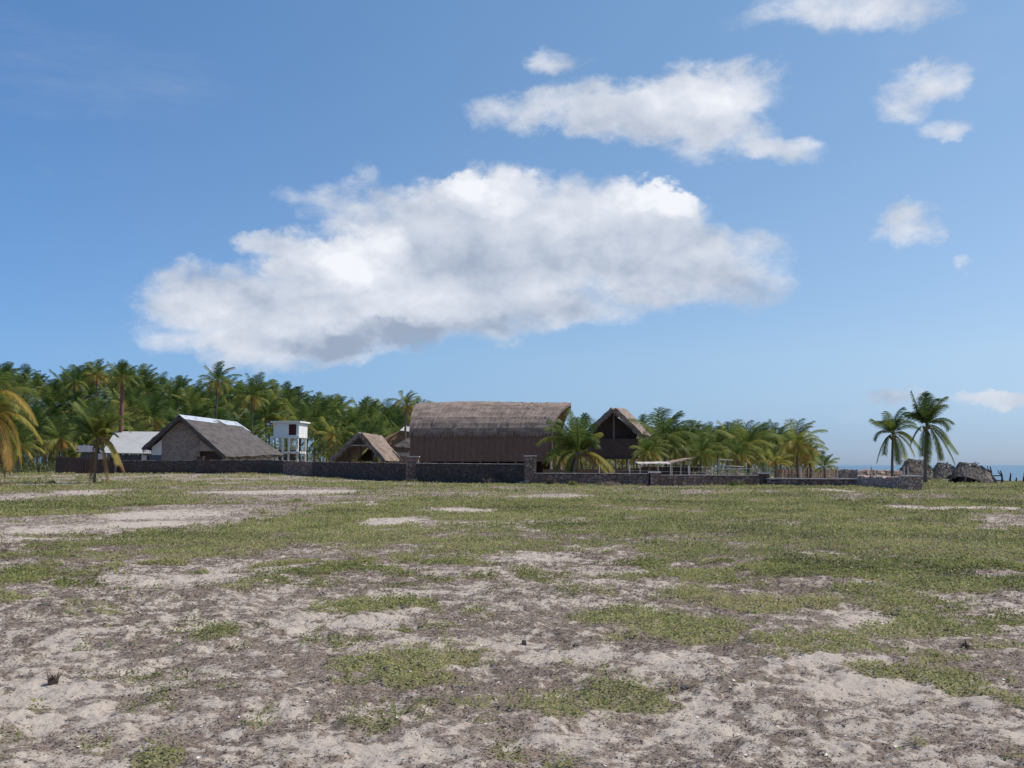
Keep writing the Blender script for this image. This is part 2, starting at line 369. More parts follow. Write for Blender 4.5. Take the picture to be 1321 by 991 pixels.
# ------------------------------------------------------------------ ground cover masks (what grows where, in metres)
GREEN = [(225, 968, 42, 15, 1), (195, 932, 16, 7, .7), (480, 928, 32, 11, .9), (540, 860, 60, 19, 1), (430, 862, 55, 17, .9), (282, 812, 32, 10, 1), (405, 820, 18, 8, .9), (105, 806, 50, 10, .7),
         (215, 806, 38, 9, .7), (500, 778, 60, 10, .9), (620, 795, 36, 9, .9), (850, 802, 100, 18, 1.2), (960, 785, 75, 16, 1), (880, 822, 60, 7, .8), (800, 890, 56, 18, 1.1), (700, 897, 50, 16, .8), (725, 968, 28, 13, 1),
         (650, 960, 35, 14, .8), (630, 985, 40, 10, .7), (1190, 800, 44, 16, 1), (1312, 905, 24, 18, .9), (5, 975, 14, 8, .9), (700, 742, 40, 8, 1), (560, 722, 85, 14, 1), (640, 705, 95, 12, .9), (870, 742, 95, 15, .9),
         (910, 713, 75, 11, 1), (300, 690, 170, 13, 1), (400, 678, 110, 16, 1), (250, 715, 90, 9, .8), (50, 712, 70, 8, .9), (30, 745, 55, 12, .9), (20, 768, 45, 8, .6), (1190, 742, 100, 15, .9), (1140, 765, 60, 10, .8), (1000, 730, 70, 12, .9),
         (1220, 710, 110, 22, .9), (1150, 690, 190, 16, .9), (460, 655, 120, 8, .8), (90, 652, 120, 12, 1), (820, 680, 120, 9, .7), (360, 740, 60, 8, .7), (120, 740, 60, 6, .3), (800, 650, 300, 16, .5), (930, 800, 30, 10, .6), (1080, 775, 50, 8, .5)]
SAND = [(225, 663, 90, 6, 1.2), (190, 674, 60, 4, 1.2), (350, 635, 150, 2.6, 1.2), (500, 672, 45, 6, 1.2), (600, 658, 60, 3, 1), (40, 685, 75, 13, 1), (60, 638, 60, 7, .8), (160, 690, 60, 6, .6), (450, 650, 60, 3, .8),
        (55, 885, 90, 20, 1), (90, 920, 60, 12, .7), (730, 838, 70, 14, .9), (880, 845, 60, 9, .9), (1042, 850, 34, 6, 1.2), (650, 822, 70, 10, .8), (480, 800, 50, 7, .8), (1100, 790, 50, 9, .9), (680, 716, 60, 8, .8), (1060, 632, 30, 2.5, 1.2),
        (1180, 655, 30, 3, 1), (1270, 655, 60, 2, .9), (150, 850, 90, 12, .5), (470, 960, 130, 22, .5), (560, 760, 60, 5, .8), (900, 930, 140, 18, .3), (1150, 880, 120, 14, .3), (250, 745, 110, 8, .4), (1140, 850, 60, 6, .5), (720, 640, 50, 3, .8)]
def patches(L, x, y):
    t = np.zeros_like(x)
    for px, py, rx, ry, w in L:
        Y = GY(py); gx = PX(px, Y); Rx = rx/F*Y; Ry = .5*(GY(py-ry)-GY(py+ry))
        wx = (fbm(x, y, 1.6/max(Rx, .3), 3, 31)-.5)*1.1; wy = (fbm(x, y, 1.6/max(Ry, .3), 3, 47)-.5)*1.1
        d = ((x-gx)/Rx+wx)**2+((y-Y)/Ry+wy)**2
        t = np.maximum(t, w*np.clip(1.35-d, 0, 1))
    return t
def masks(x, y):
    """green cover 0..1, dry mat 0..1"""
    r = np.hypot(x, y); u = x/np.maximum(y, 1)
    n1 = fbm(x, y, .22, 4, 3); n2 = fbm(x, y, 1.1, 4, 8); n3 = fbm(x, y, 4.5, 3, 9)
    g = patches(GREEN, x, y); s = patches(SAND, x, y)
    n4 = fbm(x, y, 9.0, 2, 13)
    base = .04+.31*sm(10, 28, r)+.20*sm(34, 62, r)+(fbm(x, y, .45, 3, 16)-.5)*1.1*sm(16, 26, r)+.24*sm(.12, .35, u)*sm(11, 20, r)-.10*sm(-.15, -.5, u)*sm(50, 15, r)
    G = base+.85*g-.9*s+(n1-.5)*1.45+(fbm(x, y*2.2, .07, 3, 14)-.5)*1.0*sm(22, 45, r)+(n2-.5)*1.35+(n3-.5)*1.0+(n4-.5)*1.1*sm(26, 9, r)
    G = G+(fbm(x, y, 1.9, 2, 15)-.42)*2.0*sm(5.0, 8, r)*sm(40, 24, r)
    G = sm(.44, .86, G)
    D = .66-.60*s+.12*g+(fbm(x, y, .5, 4, 21)-.5)*.75+(fbm(x, y, 2.6, 3, 22, .6)-.5)*.9+(fbm(x, y, 8.5, 4, 23, .75)-.5)*2.6+.12*sm(20, 50, r)
    D = sm(.22, .86, D)
    return G, D

# ------------------------------------------------------------------ ground sheet
def ring_mesh(name, ang, rad, zf, extra=None):
    A, Rr = np.meshgrid(ang, rad); x = np.sin(A)*Rr; y = np.cos(A)*Rr
    z = zf(x, y); V = np.stack([x, y, z], -1).reshape(-1, 3).astype(np.float32)
    nr, na = len(rad), len(ang)
    i = np.arange(nr-1)[:, None]*na; j = np.arange(na)[None, :]; j2 = (j+1) % na
    q = np.stack([i+j, i+na+j, i+na+j2, i+j2], -1).reshape(-1, 4).astype(np.int32)[:, ::-1]
    me = bpy.data.meshes.new(name); me.vertices.add(len(V)); me.vertices.foreach_set('co', V.ravel())
    me.loops.add(q.size); me.loops.foreach_set('vertex_index', np.ascontiguousarray(q).ravel())
    me.polygons.add(len(q)); me.polygons.foreach_set('loop_start', np.arange(0, q.size, 4, dtype=np.int32))
    try: me.polygons.foreach_set('loop_total', np.full(len(q), 4, np.int32))
    except Exception: pass
    me.polygons.foreach_set('use_smooth', np.ones(len(q), bool))
    if extra:
        for k, v in extra(x, y).items():
            a = me.attributes.new(k, 'FLOAT', 'POINT'); a.data.foreach_set('value', v.ravel().astype(np.float32))
    me.update(calc_edges=True); return me
fine = np.radians(np.arange(-31, 31.01, .1)); rest = np.radians(np.arange(33, 327.1, 3))
ang = np.concatenate([fine, rest])
rad = np.concatenate([[.3, 1, 2, 3], np.exp(np.arange(math.log(3.6), math.log(135), .0048)), np.exp(np.arange(math.log(136), math.log(6000), .05))])
def micro(x, y):
    r = np.hypot(x, y); f = sm(60, 10, r)
    return ((fbm(x, y, 1.1, 3, 61)-.5)*.10+(fbm(x, y, 5, 4, 62, .6)-.5)*.10*sm(40, 8, r))*f*sm(1.5, 4, r)
def surf(x, y): return ground(x, y)+micro(x, y)
def gattr(x, y):
    G, D = masks(x, y); return {'green': G, 'mat': D}
gm = ring_mesh('ground', ang, rad, surf, gattr)
go = bpy.data.objects.new('ground', gm); put(go); tag(go, kind='structure')
m, nt, b = newmat('sandy_ground')
v = texco(nt); ag = N(nt, 'ShaderNodeAttribute', attribute_name='green').outputs['Fac']; ad = N(nt, 'ShaderNodeAttribute', attribute_name='mat').outputs['Fac']
nf = noise(nt, v, 9, 8, .72); nm = noise(nt, v, 2.2, 5, .6); nx = noise(nt, v, 34, 5, .75); nl = noise(nt, v, .35, 3)
sand = mix(nt, nm, (.43, .36, .295), (.56, .485, .41)); sand = mix(nt, ramp(nt, nx, [(.35, (0, 0, 0)), (.7, (1, 1, 1))]).outputs[0], mix(nt, .3, sand, (.30, .25, .22)), sand)
dry = mix(nt, nf, (.15, .112, .090), (.32, .26, .215)); dry = mix(nt, math_(nt, 'MULTIPLY', nl, .6), dry, (.19, .14, .11))
n7 = noise(nt, v, 6, 7, .75, .4); dm = math_(nt, 'ADD', math_(nt, 'MULTIPLY', ad, .8), math_(nt, 'MULTIPLY', math_(nt, 'SUBTRACT', n7, .5), 2.6)); dm = math_(nt, 'ADD', dm, math_(nt, 'MULTIPLY', math_(nt, 'SUBTRACT', nx, .5), 1.6))
dmr = ramp(nt, dm, [(.12, (0, 0, 0)), (.75, (1, 1, 1))]).outputs[0]
c = mix(nt, dmr, sand, dry)
grn = mix(nt, nm, (.20, .175, .095), (.25, .235, .11))
gmk = ramp(nt, math_(nt, 'ADD', ag, math_(nt, 'MULTIPLY', math_(nt, 'SUBTRACT', nf, .5), 1.2)), [(.4, (0, 0, 0)), (.8, (1, 1, 1))]).outputs[0]
c = mix(nt, math_(nt, 'MULTIPLY', gmk, .8), c, grn)
nt.links.new(c, b.inputs['Base Color']); b.inputs['Roughness'].default_value = .95; b.inputs['Specular IOR Level'].default_value = .1
hh = math_(nt, 'ADD', math_(nt, 'MULTIPLY', nf, 1.0), math_(nt, 'MULTIPLY', nx, .35)); bump(nt, b, hh, .8, .035)
gm.materials.append(m)

# sea
sm_ = ring_mesh('sea', np.radians(np.arange(0, 360, 1.5)), np.concatenate([[20, 40, 60], np.exp(np.arange(math.log(80), math.log(50000), .06))]), lambda x, y: np.full_like(x, -2.3))
seao = bpy.data.objects.new('sea', sm_); put(seao); tag(seao, kind='structure')
m, nt, b = newmat('sea_water'); v = texco(nt, (.25, 1, 1))
n = noise(nt, v, .5, 6, .6); bump(nt, b, n, .9, .8)
nb = noise(nt, texco(nt, (.002, .02, 1)), 1, 3)
nt.links.new(mix(nt, nb, (.06, .12, .18), (.08, .16, .23)), b.inputs['Base Color']); b.inputs['Roughness'].default_value = .25; b.inputs['Specular IOR Level'].default_value = .4
sm_.materials.append(m)

# ------------------------------------------------------------------ scattered ground cover
def scatter(n, r0, r1, umax=.62, power=1.0):
    """points in the wedge seen by the camera; power<2 puts more of them near"""
    q = RNG.random(n)
    r = (r0**power+(r1**power-r0**power)*q)**(1/power) if power != 0 else r0*(r1/r0)**q
    u = RNG.uniform(-umax, umax, n); return u*r, r
def leaves(x, y, z, size, elong, tiltmax, zup):
    """one leaf quad (rounded kite) at each point"""
    n = len(x); a = RNG.uniform(0, 2*np.pi, n); t = RNG.uniform(-tiltmax, tiltmax, n); s = size
    ux, uy = np.cos(a), np.sin(a)
    ct, st = np.cos(t), np.sin(t)
    U = np.stack([ux*ct, uy*ct, np.abs(st)*zup+st*(1-zup)], 1); V = np.stack([-uy, ux, RNG.uniform(-.5, .5, n)], 1)
    P = np.stack([x, y, z], 1); S = s[:, None]; E = (s/elong)[:, None]
    q = np.stack([P, P+U*S*.55+V*E*.5, P+U*S, P+U*S*.55-V*E*.5], 1)
    return q.reshape(-1, 3)
def cover(name, n, r0, r1, power, size, hmax, label, tones=(.0, .9), zup=.8, seedw=.5, mode='green', elong=1.7, tilt=1.0):
    x, y = scatter(n, r0, r1, .60, power)
    G, D = masks(x, y)
    if mode == 'green': keep = (RNG.random(n) < G**1.1)
    else: keep = (RNG.random(n) < (D*.9+.08)*(1-.5*G))
    keep &= (x < np.interp(y, SY, SX)-1)
    keep &= ~inside(x, y)
    x, y, G, D = x[keep], y[keep], G[keep], D[keep]; n = len(x)
    r = np.hypot(x, y)
    cl = fbm(x, y, 5.0, 2, 77)                     # tufts
    s = size(r)*RNG.uniform(.6, 1.35, n)
    if mode == 'green':
        hgt = hmax(r)*G*(.2+1.5*np.clip(cl-.25, 0, 1))*(.35+1.5*np.clip(fbm(x, y, .8, 2, 78)-.15, 0, 1))
        z = surf(x, y)+RNG.random(n)*hgt
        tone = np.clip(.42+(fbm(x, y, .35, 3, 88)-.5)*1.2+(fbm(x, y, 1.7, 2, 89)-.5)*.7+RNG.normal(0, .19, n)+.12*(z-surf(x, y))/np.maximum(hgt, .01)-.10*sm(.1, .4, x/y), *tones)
        br = RNG.random(n) < .16+.45*np.clip(.85-G, 0, 1)+.12*sm(12, 40, r); tone = np.where(br, .97, tone)
    else:
        z = surf(x, y)+RNG.random(n)*hmax(r)
        tone = np.clip(.42+(fbm(x, y, .8, 3, 99)-.5)*1.2+RNG.normal(0, .2, n), 0, 1)
    V = leaves(x, y, z, s, elong, tilt, zup)
    me = quadmesh(name, V, tone, M['herb' if mode == 'green' else 'litter'])
    o = bpy.data.objects.new(name, me); put(o); tag(o, label, None, None, 'stuff'); return o

# ------------------------------------------------------------------ wall course (needed by the cover so that nothing grows through)
WALL = [(-60, 131), (150, 128), (258, 125), (340, 122), (370, 118), (500, 100), (533, 96), (683, 84), (843, 79), (985, 80), (1120, 75), (1183, 59.5)]
WXY = [(PX(p, Y), Y) for p, Y in WALL]
def inside(x, y):
    wy = np.interp(x/np.maximum(y, 1), [a/b_ for a, b_ in WXY], [b_ for a, b_ in WXY]); return (y > wy-.1) & (x/np.maximum(y, 1) < WXY[-1][0]/WXY[-1][1])

cover('creeping_herbs', 330000, 4.6, 17, 1.3, lambda r: .012+.0016*r, lambda r: .12+0*r, 'green creeping herbs in low clumps on the near sand', tilt=1.1, elong=1.6)
cover('low_green_plants', 520000, 15, 45, .9, lambda r: .012+.0017*r, lambda r: .10+0*r, 'olive green low plants in the middle of the field', elong=2.0, tilt=1.2)
cover('grassy_sward', 560000, 40, 135, .7, lambda r: .03+.0014*r, lambda r: .13+0*r, 'olive grassy sward in front of the stone walls', elong=2.4, tilt=1.3)
cover('dry_litter', 420000, 4.6, 24, .9, lambda r: .012+.0020*r, lambda r: .022+.0006*r, 'brown dry plant litter matted over the near sand', mode='dry', elong=3.2, tilt=.5, zup=.3)
def bits():
    n = 1500; x, y = scatter(n, 4.6, 16, .6, 1.2); z = surf(x, y)+.006
    V = leaves(x, y, z, np.full(n, .012)*RNG.uniform(.5, 2.2, n)+.0008*y, 1.4, .5, .5); me = quadmesh('shell_bits', V, RNG.choice([0., .2, 1.2, 1.2], n), M['shell']); o = bpy.data.objects.new('shell_bits', me); put(o); tag(o, 'tiny shell and coral bits lying on the near sand', None, None, 'stuff')
M['shell'] = leaf_mat('shell', [(0, (.06, .05, .045)), (.5, (.30, .25, .21)), (1, (.72, .68, .62))], 0)
bits()
cover('dry_stalks', 200000, 18, 75, .7, lambda r: .02+.0014*r, lambda r: .03+0*r, 'brown dry stalks among the green plants further out', mode='dry', elong=3.0, tilt=.8, zup=.6)

#@BUILD
# ------------------------------------------------------------------ stone walls
def stone_wall(a, b_, ztop_a, ztop_b, label, mat, th=.55, cop=None, rough=.05, cap_mat=None, ragged=0., group=None, name='stone_wall'):
    a = Vector((a[0], a[1], 0)); b_ = Vector((b_[0], b_[1], 0)); L = (b_-a).length; d = (b_-a)/L; nrm = Vector((d.y, -d.x, 0))
    if nrm.y > 0: nrm = -nrm
    if not cop and not ragged: ragged = .07
    n = max(8, int(L/.22)); mb = MB(); rows = []
    prof = [(-th/2, 0), (-th/2, .25), (-th/2, .5), (-th/2, .75), (-th/2+.06, 1), (0, 1.02), (th/2-.06, 1), (th/2, .6), (th/2, 0)]
    k0 = 0; org = a.copy(); org.z = gz(a.x, a.y)
    for i in range(n+1):
        t = i/n; c = a.lerp(b_, t); g = gz(c.x, c.y)-.15; zt = ztop_a*(1-t)+ztop_b*t + (ragged*(float(fbm(np.array(i*.21), np.array(3.3), 1, 3, 5))-.5)*2 if ragged else 0)
        for (o_, q) in prof:
            p = c-nrm*o_*-1*(-1) if False else c+nrm*(-o_)
            jit = random.uniform(-rough, rough) if 0 < i < n else 0
            mb.v.append((p.x+nrm.x*jit, p.y+nrm.y*jit, g+(zt-g)*q+(random.uniform(-rough, rough)*.7 if 0 < q else 0)))
    m_ = len(prof)
    for i in range(n):
        for j in range(m_-1): mb.f.append((i*m_+j, i*m_+j+1, (i+1)*m_+j+1, (i+1)*m_+j))
    mb.f.append(tuple(range(m_))); mb.f.append(tuple(n*m_+j for j in range(m_))[::-1])
    o = mb.build(name, mat, origin=org, smooth=False); tag(o, label, 'stone wall', group)
    if cop:
        cb = MB(); nn = max(4, int(L/1.2))
        for i in range(nn):
            t0, t1 = i/nn, (i+1)/nn-.003; p0 = a.lerp(b_, t0); p1 = a.lerp(b_, t1); z0 = ztop_a*(1-t0)+ztop_b*t0; z1 = ztop_a*(1-t1)+ztop_b*t1
            h = cop*random.uniform(.8, 1.15); w = th/2+.05
            q = [p0-nrm*w, p1-nrm*w, p1+nrm*w, p0+nrm*w]; zz = [z0, z1, z1, z0]; k = len(cb.v)
            for dz in (.02, h):
                for p, z in zip(q, zz): cb.v.append((p.x-org.x, p.y-org.y, z+dz-org.z))
            cb.f += [(k, k+3, k+2, k+1), (k+4, k+5, k+6, k+7), (k, k+1, k+5, k+4), (k+1, k+2, k+6, k+5), (k+2, k+3, k+7, k+6), (k+3, k, k+4, k+7)]
        cb.build('coping', cap_mat or M['cement'], o)
    return o
def wp(px): 
    Y = float(np.interp(px, [p for p, _ in WALL], [y for _, y in WALL])); return (PX(px, Y), Y)
def wt_(px, py): return PZ(py, wp(px)[1])
G1 = 'stone walls round the compound'
stone_wall(wp(152), wp(255), wt_(152, 594.5), wt_(255, 594), 'dark stone wall below the white roofed house, left end of the boundary', M['wall_dark'], group=G1)
stone_wall(wp(262), wp(340), wt_(262, 594), wt_(340, 593.5), 'dark stone wall in front of the thatched stone house, right of the small pillar', M['wall_dark'], group=G1)
stone_wall(wp(340), wp(368), wt_(340, 593.5), wt_(368, 594.5), 'short dark stone wall where the boundary turns, in front of the white tower', M['wall_dark'], group=G1)
stone_wall(wp(368), wp(405), wt_(368, 594.5), wt_(405, 596), 'brownish stretch of stone wall just right of the white tower', M['wall_brown'], group=G1)
stone_wall(wp(405), wp(527), wt_(405, 596), wt_(527, 598), 'dark stone wall below the small open A-frame hut', M['wall_dark'], group=G1)
stone_wall(wp(540), wp(680), wt_(540, 598.5), wt_(680, 599.5), 'dark stone wall with thin pale coping below the big thatched hall', M['wall_dark'], cop=.07, group=G1)
stone_wall(wp(690), wp(838), wt_(690, 611), wt_(838, 611.5), 'low brown stone wall with white coping under the leaning palm', M['wall_brown'], cop=.045, cap_mat=M['plaster'], group=G1)
stone_wall(wp(851), wp(978), wt_(851, 613.5), wt_(978, 613.8), 'low brown stone wall in front of the tan husk piles', M['wall_brown'], cop=.045, cap_mat=M['plaster'], group=G1)
stone_wall(wp(992), wp(1112), wt_(992, 618.5), wt_(1112, 619), 'lowest stone wall topped with a broad pale cement ledge', M['wall_brown'], cop=.10, cap_mat=M['cement'], th=.9, group=G1)
stone_wall(wp(1112), wp(1166), wt_(1112, 615), wt_(1166, 615), 'crumbling pinkish coral stone wall at the right end', M['wall_pink'], th=.8, rough=.10, ragged=.18, group=G1)
def pillar(px, ptop, w, label, mat, capm=None, wpx=None):
    x, Y = wp(px); zt = PZ(ptop, Y); g = gz(x, Y)-.1
    mb = MB(); nz = 8; s = w/2; ring = [(-1, -1), (0, -1), (1, -1), (1, 0), (1, 1), (0, 1), (-1, 1), (-1, 0)]
    for k in range(nz+1):
        for i, j in ring: mb.v.append((i*s+random.uniform(-.03, .03), j*s+random.uniform(-.03, .03), (zt-g)*k/nz))
    for k in range(nz):
        for i in range(8): mb.f.append((k*8+i, k*8+(i+1) % 8, (k+1)*8+(i+1) % 8, (k+1)*8+i))
    mb.f.append(tuple(nz*8+i for i in range(8)))
    o = mb.build('stone_pillar', mat); o.location = (x, Y, g); tag(o, label, 'pillar', 'pillars in the stone wall')
    MB().box((0, 0, zt-g+.05), (w+.14, w+.14, .09)).build('cap', capm or M['cement'], o)
    return o
pillar(258.5, 590, .75, 'small dark stone pillar in the wall before the thatched stone house', M['wall_dark'], M['wall_dark'])
pillar(533.5, 590, 1.0, 'stone pillar with pale cap at the left corner of the big hall', M['wall_brown'])
pillar(684, 589, .95, 'stone pillar at the right end of the wall below the big hall', M['wall_brown'])
pillar(844.5, 610.2, .75, 'low stone pillar with white cap before the second thatched hut', M['wall_brown'], M['plaster'])
pillar(985, 611.5, .7, 'stout low dark pillar at the step down to the cement ledge', M['wall_dark'])
pillar(1174.5, 615.5, .95, 'broad crumbling coral stone pillar ending the wall at the right', M['wall_pink'])
# pale mortar run down the corner of the second pillar is part of its coping: a strip of cement
# brown wattle fence at the left
def wattle(px0, px1, Y0, Y1, top0, top1, label, mat, name='wattle_fence', n=90, cat='fence'):
    a = Vector((PX(px0, Y0), Y0, 0)); b_ = Vector((PX(px1, Y1), Y1, 0)); L = (b_-a).length
    r = thing(name, label, cat, (a.x, a.y, gz(a.x, a.y)))
    mb = MB(); g0 = r.location.z; d = (b_-a)/L; rz = math.atan2(d.y, d.x)
    n = int(L/.11)
    for i in range(n):
        t = (i+.5)/n; p = a.lerp(b_, t); g = gz(p.x, p.y); zt = PZ(top0*(1-t)+top1*t, Y0*(1-t)+Y1*t)+random.uniform(-.1, .1)
        mb.box((p.x-a.x, p.y-a.y+random.uniform(-.03, .03), (g+zt)/2-g0-.05), (.125, .03, zt-g+.1), rz+random.uniform(-.2, .2))
    mb.build('wattle_panel', mat, r)
    for k in range(max(2, int(L/3))+1):
        t = k/max(2, int(L/3)); p = a.lerp(b_, t); g = gz(p.x, p.y); zt = PZ(top0*(1-t)+top1*t, Y0*(1-t)+Y1*t)+.15
        MB().tube([(p.x-a.x, p.y-a.y-.09, g-g0-.1), (p.x-a.x+.03, p.y-a.y-.09, zt-g0)], .05, 6).build('post', M['wood_dark'], r)
    return r
wattle(72, 148, 126, 127, 589, 594, 'brown wattle fence under the palms, behind the small yellow palm', M['matting_dark'])
wattle(1000, 1080, 92, 96, 605.5, 605, 'low tan reed fence behind the cement ledge', M['husk'], name='reed_fence')
stone_wall((PX(1078, 100), 100), (PX(1160, 104), 104), PZ(606.5, 100), PZ(607.5, 104), 'long low pinkish rubble bank behind the fence, before the sea', M['wall_pink'], th=1.2, rough=.12, ragged=.12, name='rubble_bank')

# ------------------------------------------------------------------ buildings
def rel(r, p): return Vector(p)-Vector(r.location)
def gable_house(name, label, cat, apF, eL, eR, apB, eLB, eRB, tmat, th=.35, ridge=None, hipback=False):
    """thatched roof from six world points; returns the Empty"""
    g = gz(apF.x, apF.y); r = thing(name, label, cat, (apF.x, apF.y, g)); q = [rel(r, p) for p in (apF, eL, eR, apB, eLB, eRB)]
    A, L, Rr, AB, LB, RB = q
    ro = MB().slab([A, AB, LB, L], th, 18, 9, .05, .12).slab([A, AB, RB, Rr], th, 18, 9, .05, .12)
    if hipback: ro.poly([AB+Vector((0, .1, th*.9)), RB+Vector((0, .1, th*.8)), LB+Vector((0, .1, th*.8))])
    for s, t in ((L, LB), (Rr, RB)): ro.fringe(s, t, 220, .35, .06)
    for s, t in ((A, L), (A, Rr)): ro.fringe(s+Vector((0, -.04, .1)), t+Vector((0, -.04, .1)), 160, .4, .05)
    rf = ro.build('roof', tmat, r)
    return r, q, rf
# 1 big thatched hall
def hall():
    Y0, Yr = 106., 109.; x0 = PX(528, Y0); RA = R(9); u1 = (712-CX)/F; g = gz(-3, Y0); x1 = x0+(u1*Y0-x0)/(math.cos(RA)+u1*math.sin(RA))
    r = thing('thatched_hall', 'biggest hall with a tall rounded grey thatch roof over brown matting walls', 'hall', (x0, Y0, g), -RA)
    zt = PZ(518.5, Yr)-g; zs = PZ(546, Y0)-g; zw = PZ(557, Y0)-g; zb = PZ(595.5, Y0)-g
    prof = [(5.0, zt), (4.0, zt-.12), (3.0, zt-.42), (2.1, zt-.85), (1.3, zt-1.35), (.65, zt-1.85), (.2, zs-.05), (-.02, zs-.55), (-.1, zw+.35), (-.12, zw)]
    prof = prof[::-1]+[(10-y, z) for y, z in prof[1:]]            # front skirt up over the ridge and down the back
    def roofshell(prof, xa, xb, top_extra, th):
        mb = MB(); nx = 60; P = len(prof); zmin = prof[0][1]; zmax = max(p[1] for p in prof)
        for side in (0, 1):
            for i in range(nx+1):
                q = i/nx
                for (y, z) in prof:
                    f = ((z-zmin)/(zmax-zmin)); ex = top_extra*f**1.6
                    x = xa-(.35*f**2)*(1-q)+0*q + (xb+ex-xa)*q
                    cy, cz = 5., zs-1.5; dy, dz = y-cy, z-cz; l = math.hypot(dy, dz); o = 0 if side == 0 else -th
                    j = random.uniform(-.05, .05) if side == 0 else 0
                    mb.v.append((x, cy+dy*(1+(o+j)/l), cz+dz*(1+(o+j)/l)+.10*math.sin(q*5)*f))
        I = lambda s, i, j: s*(nx+1)*P+i*P+j
        for i in range(nx):
            for j in range(P-1):
                mb.f.append((I(0, i, j), I(0, i+1, j), I(0, i+1, j+1), I(0, i, j+1))); mb.f.append((I(1, i, j), I(1, i, j+1), I(1, i+1, j+1), I(1, i+1, j)))
        for i in (0, nx):
            for j in range(P-1): mb.f.append((I(0, i, j), I(0, i, j+1), I(1, i, j+1), I(1, i, j)))
        for i in range(nx):
            for j in (0, P-1): mb.f.append((I(0, i, j), I(1, i, j), I(1, i+1, j), I(0, i+1, j)))
        return mb
    W_ = x1-x0; ex = 1.5
    sh = roofshell(prof, 0, W_, ex, .35)
    for k in range(500):                                           # loose straw ends lie over the roof
        q = random.random(); j = random.randrange(2, 9); y, z = prof[j]; x = q*W_
        p = Vector((x, y-.06, z+.02)); l = random.uniform(.2, .5); sh.poly([p, p+Vector((.05, 0, 0)), p+Vector((.04, -.05, -l)), p+Vector((.01, -.05, -l))])
    sh.fringe((0, -.12, zw), (W_, -.12, zw), 520, .5, .06)
    sh.build('roof', M['thatch'], r)
    mt = MB().box((W_/2, .12, (zb+zw+.5)/2), (W_-.1, .10, zw+.5-zb)).box((.08, 5, (zb+zw+.5)/2), (.10, 9.6, zw+.5-zb)).box((W_/2, 9.9, (zb+zw+.5)/2), (W_-.1, .10, zw+.5-zb))
    for i in range(24): mt.box((W_*(i+.5)/24, .055, (zb+zw)/2), (.05, .03, zw-zb))
    mt.build('matting_wall', M['matting'], r)
    MB().box((W_/2, 5, zb+.05), (W_-.3, 9.5, .15)).build('floor', M['wood_dark'], r)
    ed = MB()                                                       # bright wooden edge of the open gable
    ed.tube([(W_-.02, -.1, zw), (W_-.02, -.05, zb)], .1, 6); ed.build('corner_post', M['wood'], r)
    for k in range(9):
        for y in ((.3, 5, 9.6) if k in (0, 8) else (.3,)):
            MB().tube([(W_*k/8*.985+.1, y, -.2), (W_*k/8*.985+.1, y, zb)], .13, 7).build('stilt', M['wood_pale'] if k == 8 else M['wood'], r)
    for k in range(4): MB().tube([(W_-.15, 2+k*2.2, zb), (W_-.15, 2+k*2.2, zt-1.6-abs(k-1.5)*.7)], .1, 6).build('gable_post', M['wood_dark'], r)
    MB().box((W_-1.2, 5.2, (zb+zt)/2-.6), (.08, 7.6, zt-zb-1.6)).build('gable_screen', M['matting_dark'], r); MB().box((W_/2, 9.8, zb/2), (W_, .1, zb+.1)).build('dark_backing', M['matting_dark'], r)  # dark sheet added at the back, hides the sunlit ground under the floor
    st = MB()
    for k in range(9): st.box((W_+.25+k*.24, 4.5, zb-.14-k*.26), (.28, 1.1, .07))
    st.build('stair', M['wood'], r)
    return r
hall()
# 2 second thatched hut
def hut2():
    Y = 118.; A = W(791, 529, Y); L = W(765, 553, Y); Rr = W(826, 563, Y); AB = W(806, 531, Y+7); RB = W(838, 566, Y+6); LB = L+(AB-A)
    r, q, rf = gable_house('stilted_thatched_hut', 'second thatched hut on stilts with a steep dark open gable, right of the big hall', 'hut', A, L, Rr, AB, LB, RB, M['thatch'], .4)
    g = r.location.z; A_, L_, R_, AB_, LB_, RB_ = q
    zb = PZ(592, Y)-g; x0 = PX(763, Y)-A.x; x1 = PX(824, Y)-A.x; zt = PZ(566, Y)-g
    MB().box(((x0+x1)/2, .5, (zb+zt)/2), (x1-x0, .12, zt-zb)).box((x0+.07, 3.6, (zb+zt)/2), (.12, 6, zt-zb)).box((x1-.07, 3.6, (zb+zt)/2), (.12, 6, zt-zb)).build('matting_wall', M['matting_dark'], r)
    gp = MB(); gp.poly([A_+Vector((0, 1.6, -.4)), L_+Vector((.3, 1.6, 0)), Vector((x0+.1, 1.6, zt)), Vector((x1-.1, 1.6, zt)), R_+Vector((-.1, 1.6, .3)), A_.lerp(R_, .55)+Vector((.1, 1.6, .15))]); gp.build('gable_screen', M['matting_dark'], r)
    MB().tube([A_+Vector((.1, .5, -.3)), Vector((.1, .5, zt))], .12, 6).build('king_post', M['wood'], r)
    MB().box(((x0+x1)/2, 3.5, zb+.06), (x1-x0, 6.4, .14)).build('floor', M['wood_dark'], r)
    for k in range(8):
        x = x0+(x1-x0)*(k+.3)/8; MB().tube([(x, .55, -.2), (x, .55, zb)], .09, 6).build('stilt', M['wood_pale'] if k in (3, 4, 6) else M['wood'], r)
    for k in range(4):
        x = x0+(x1-x0)*(k+.5)/4; MB().tube([(x, 6.2, -.2), (x, 6.2, zb)], .1, 6).build('stilt', M['wood'], r)
hut2()
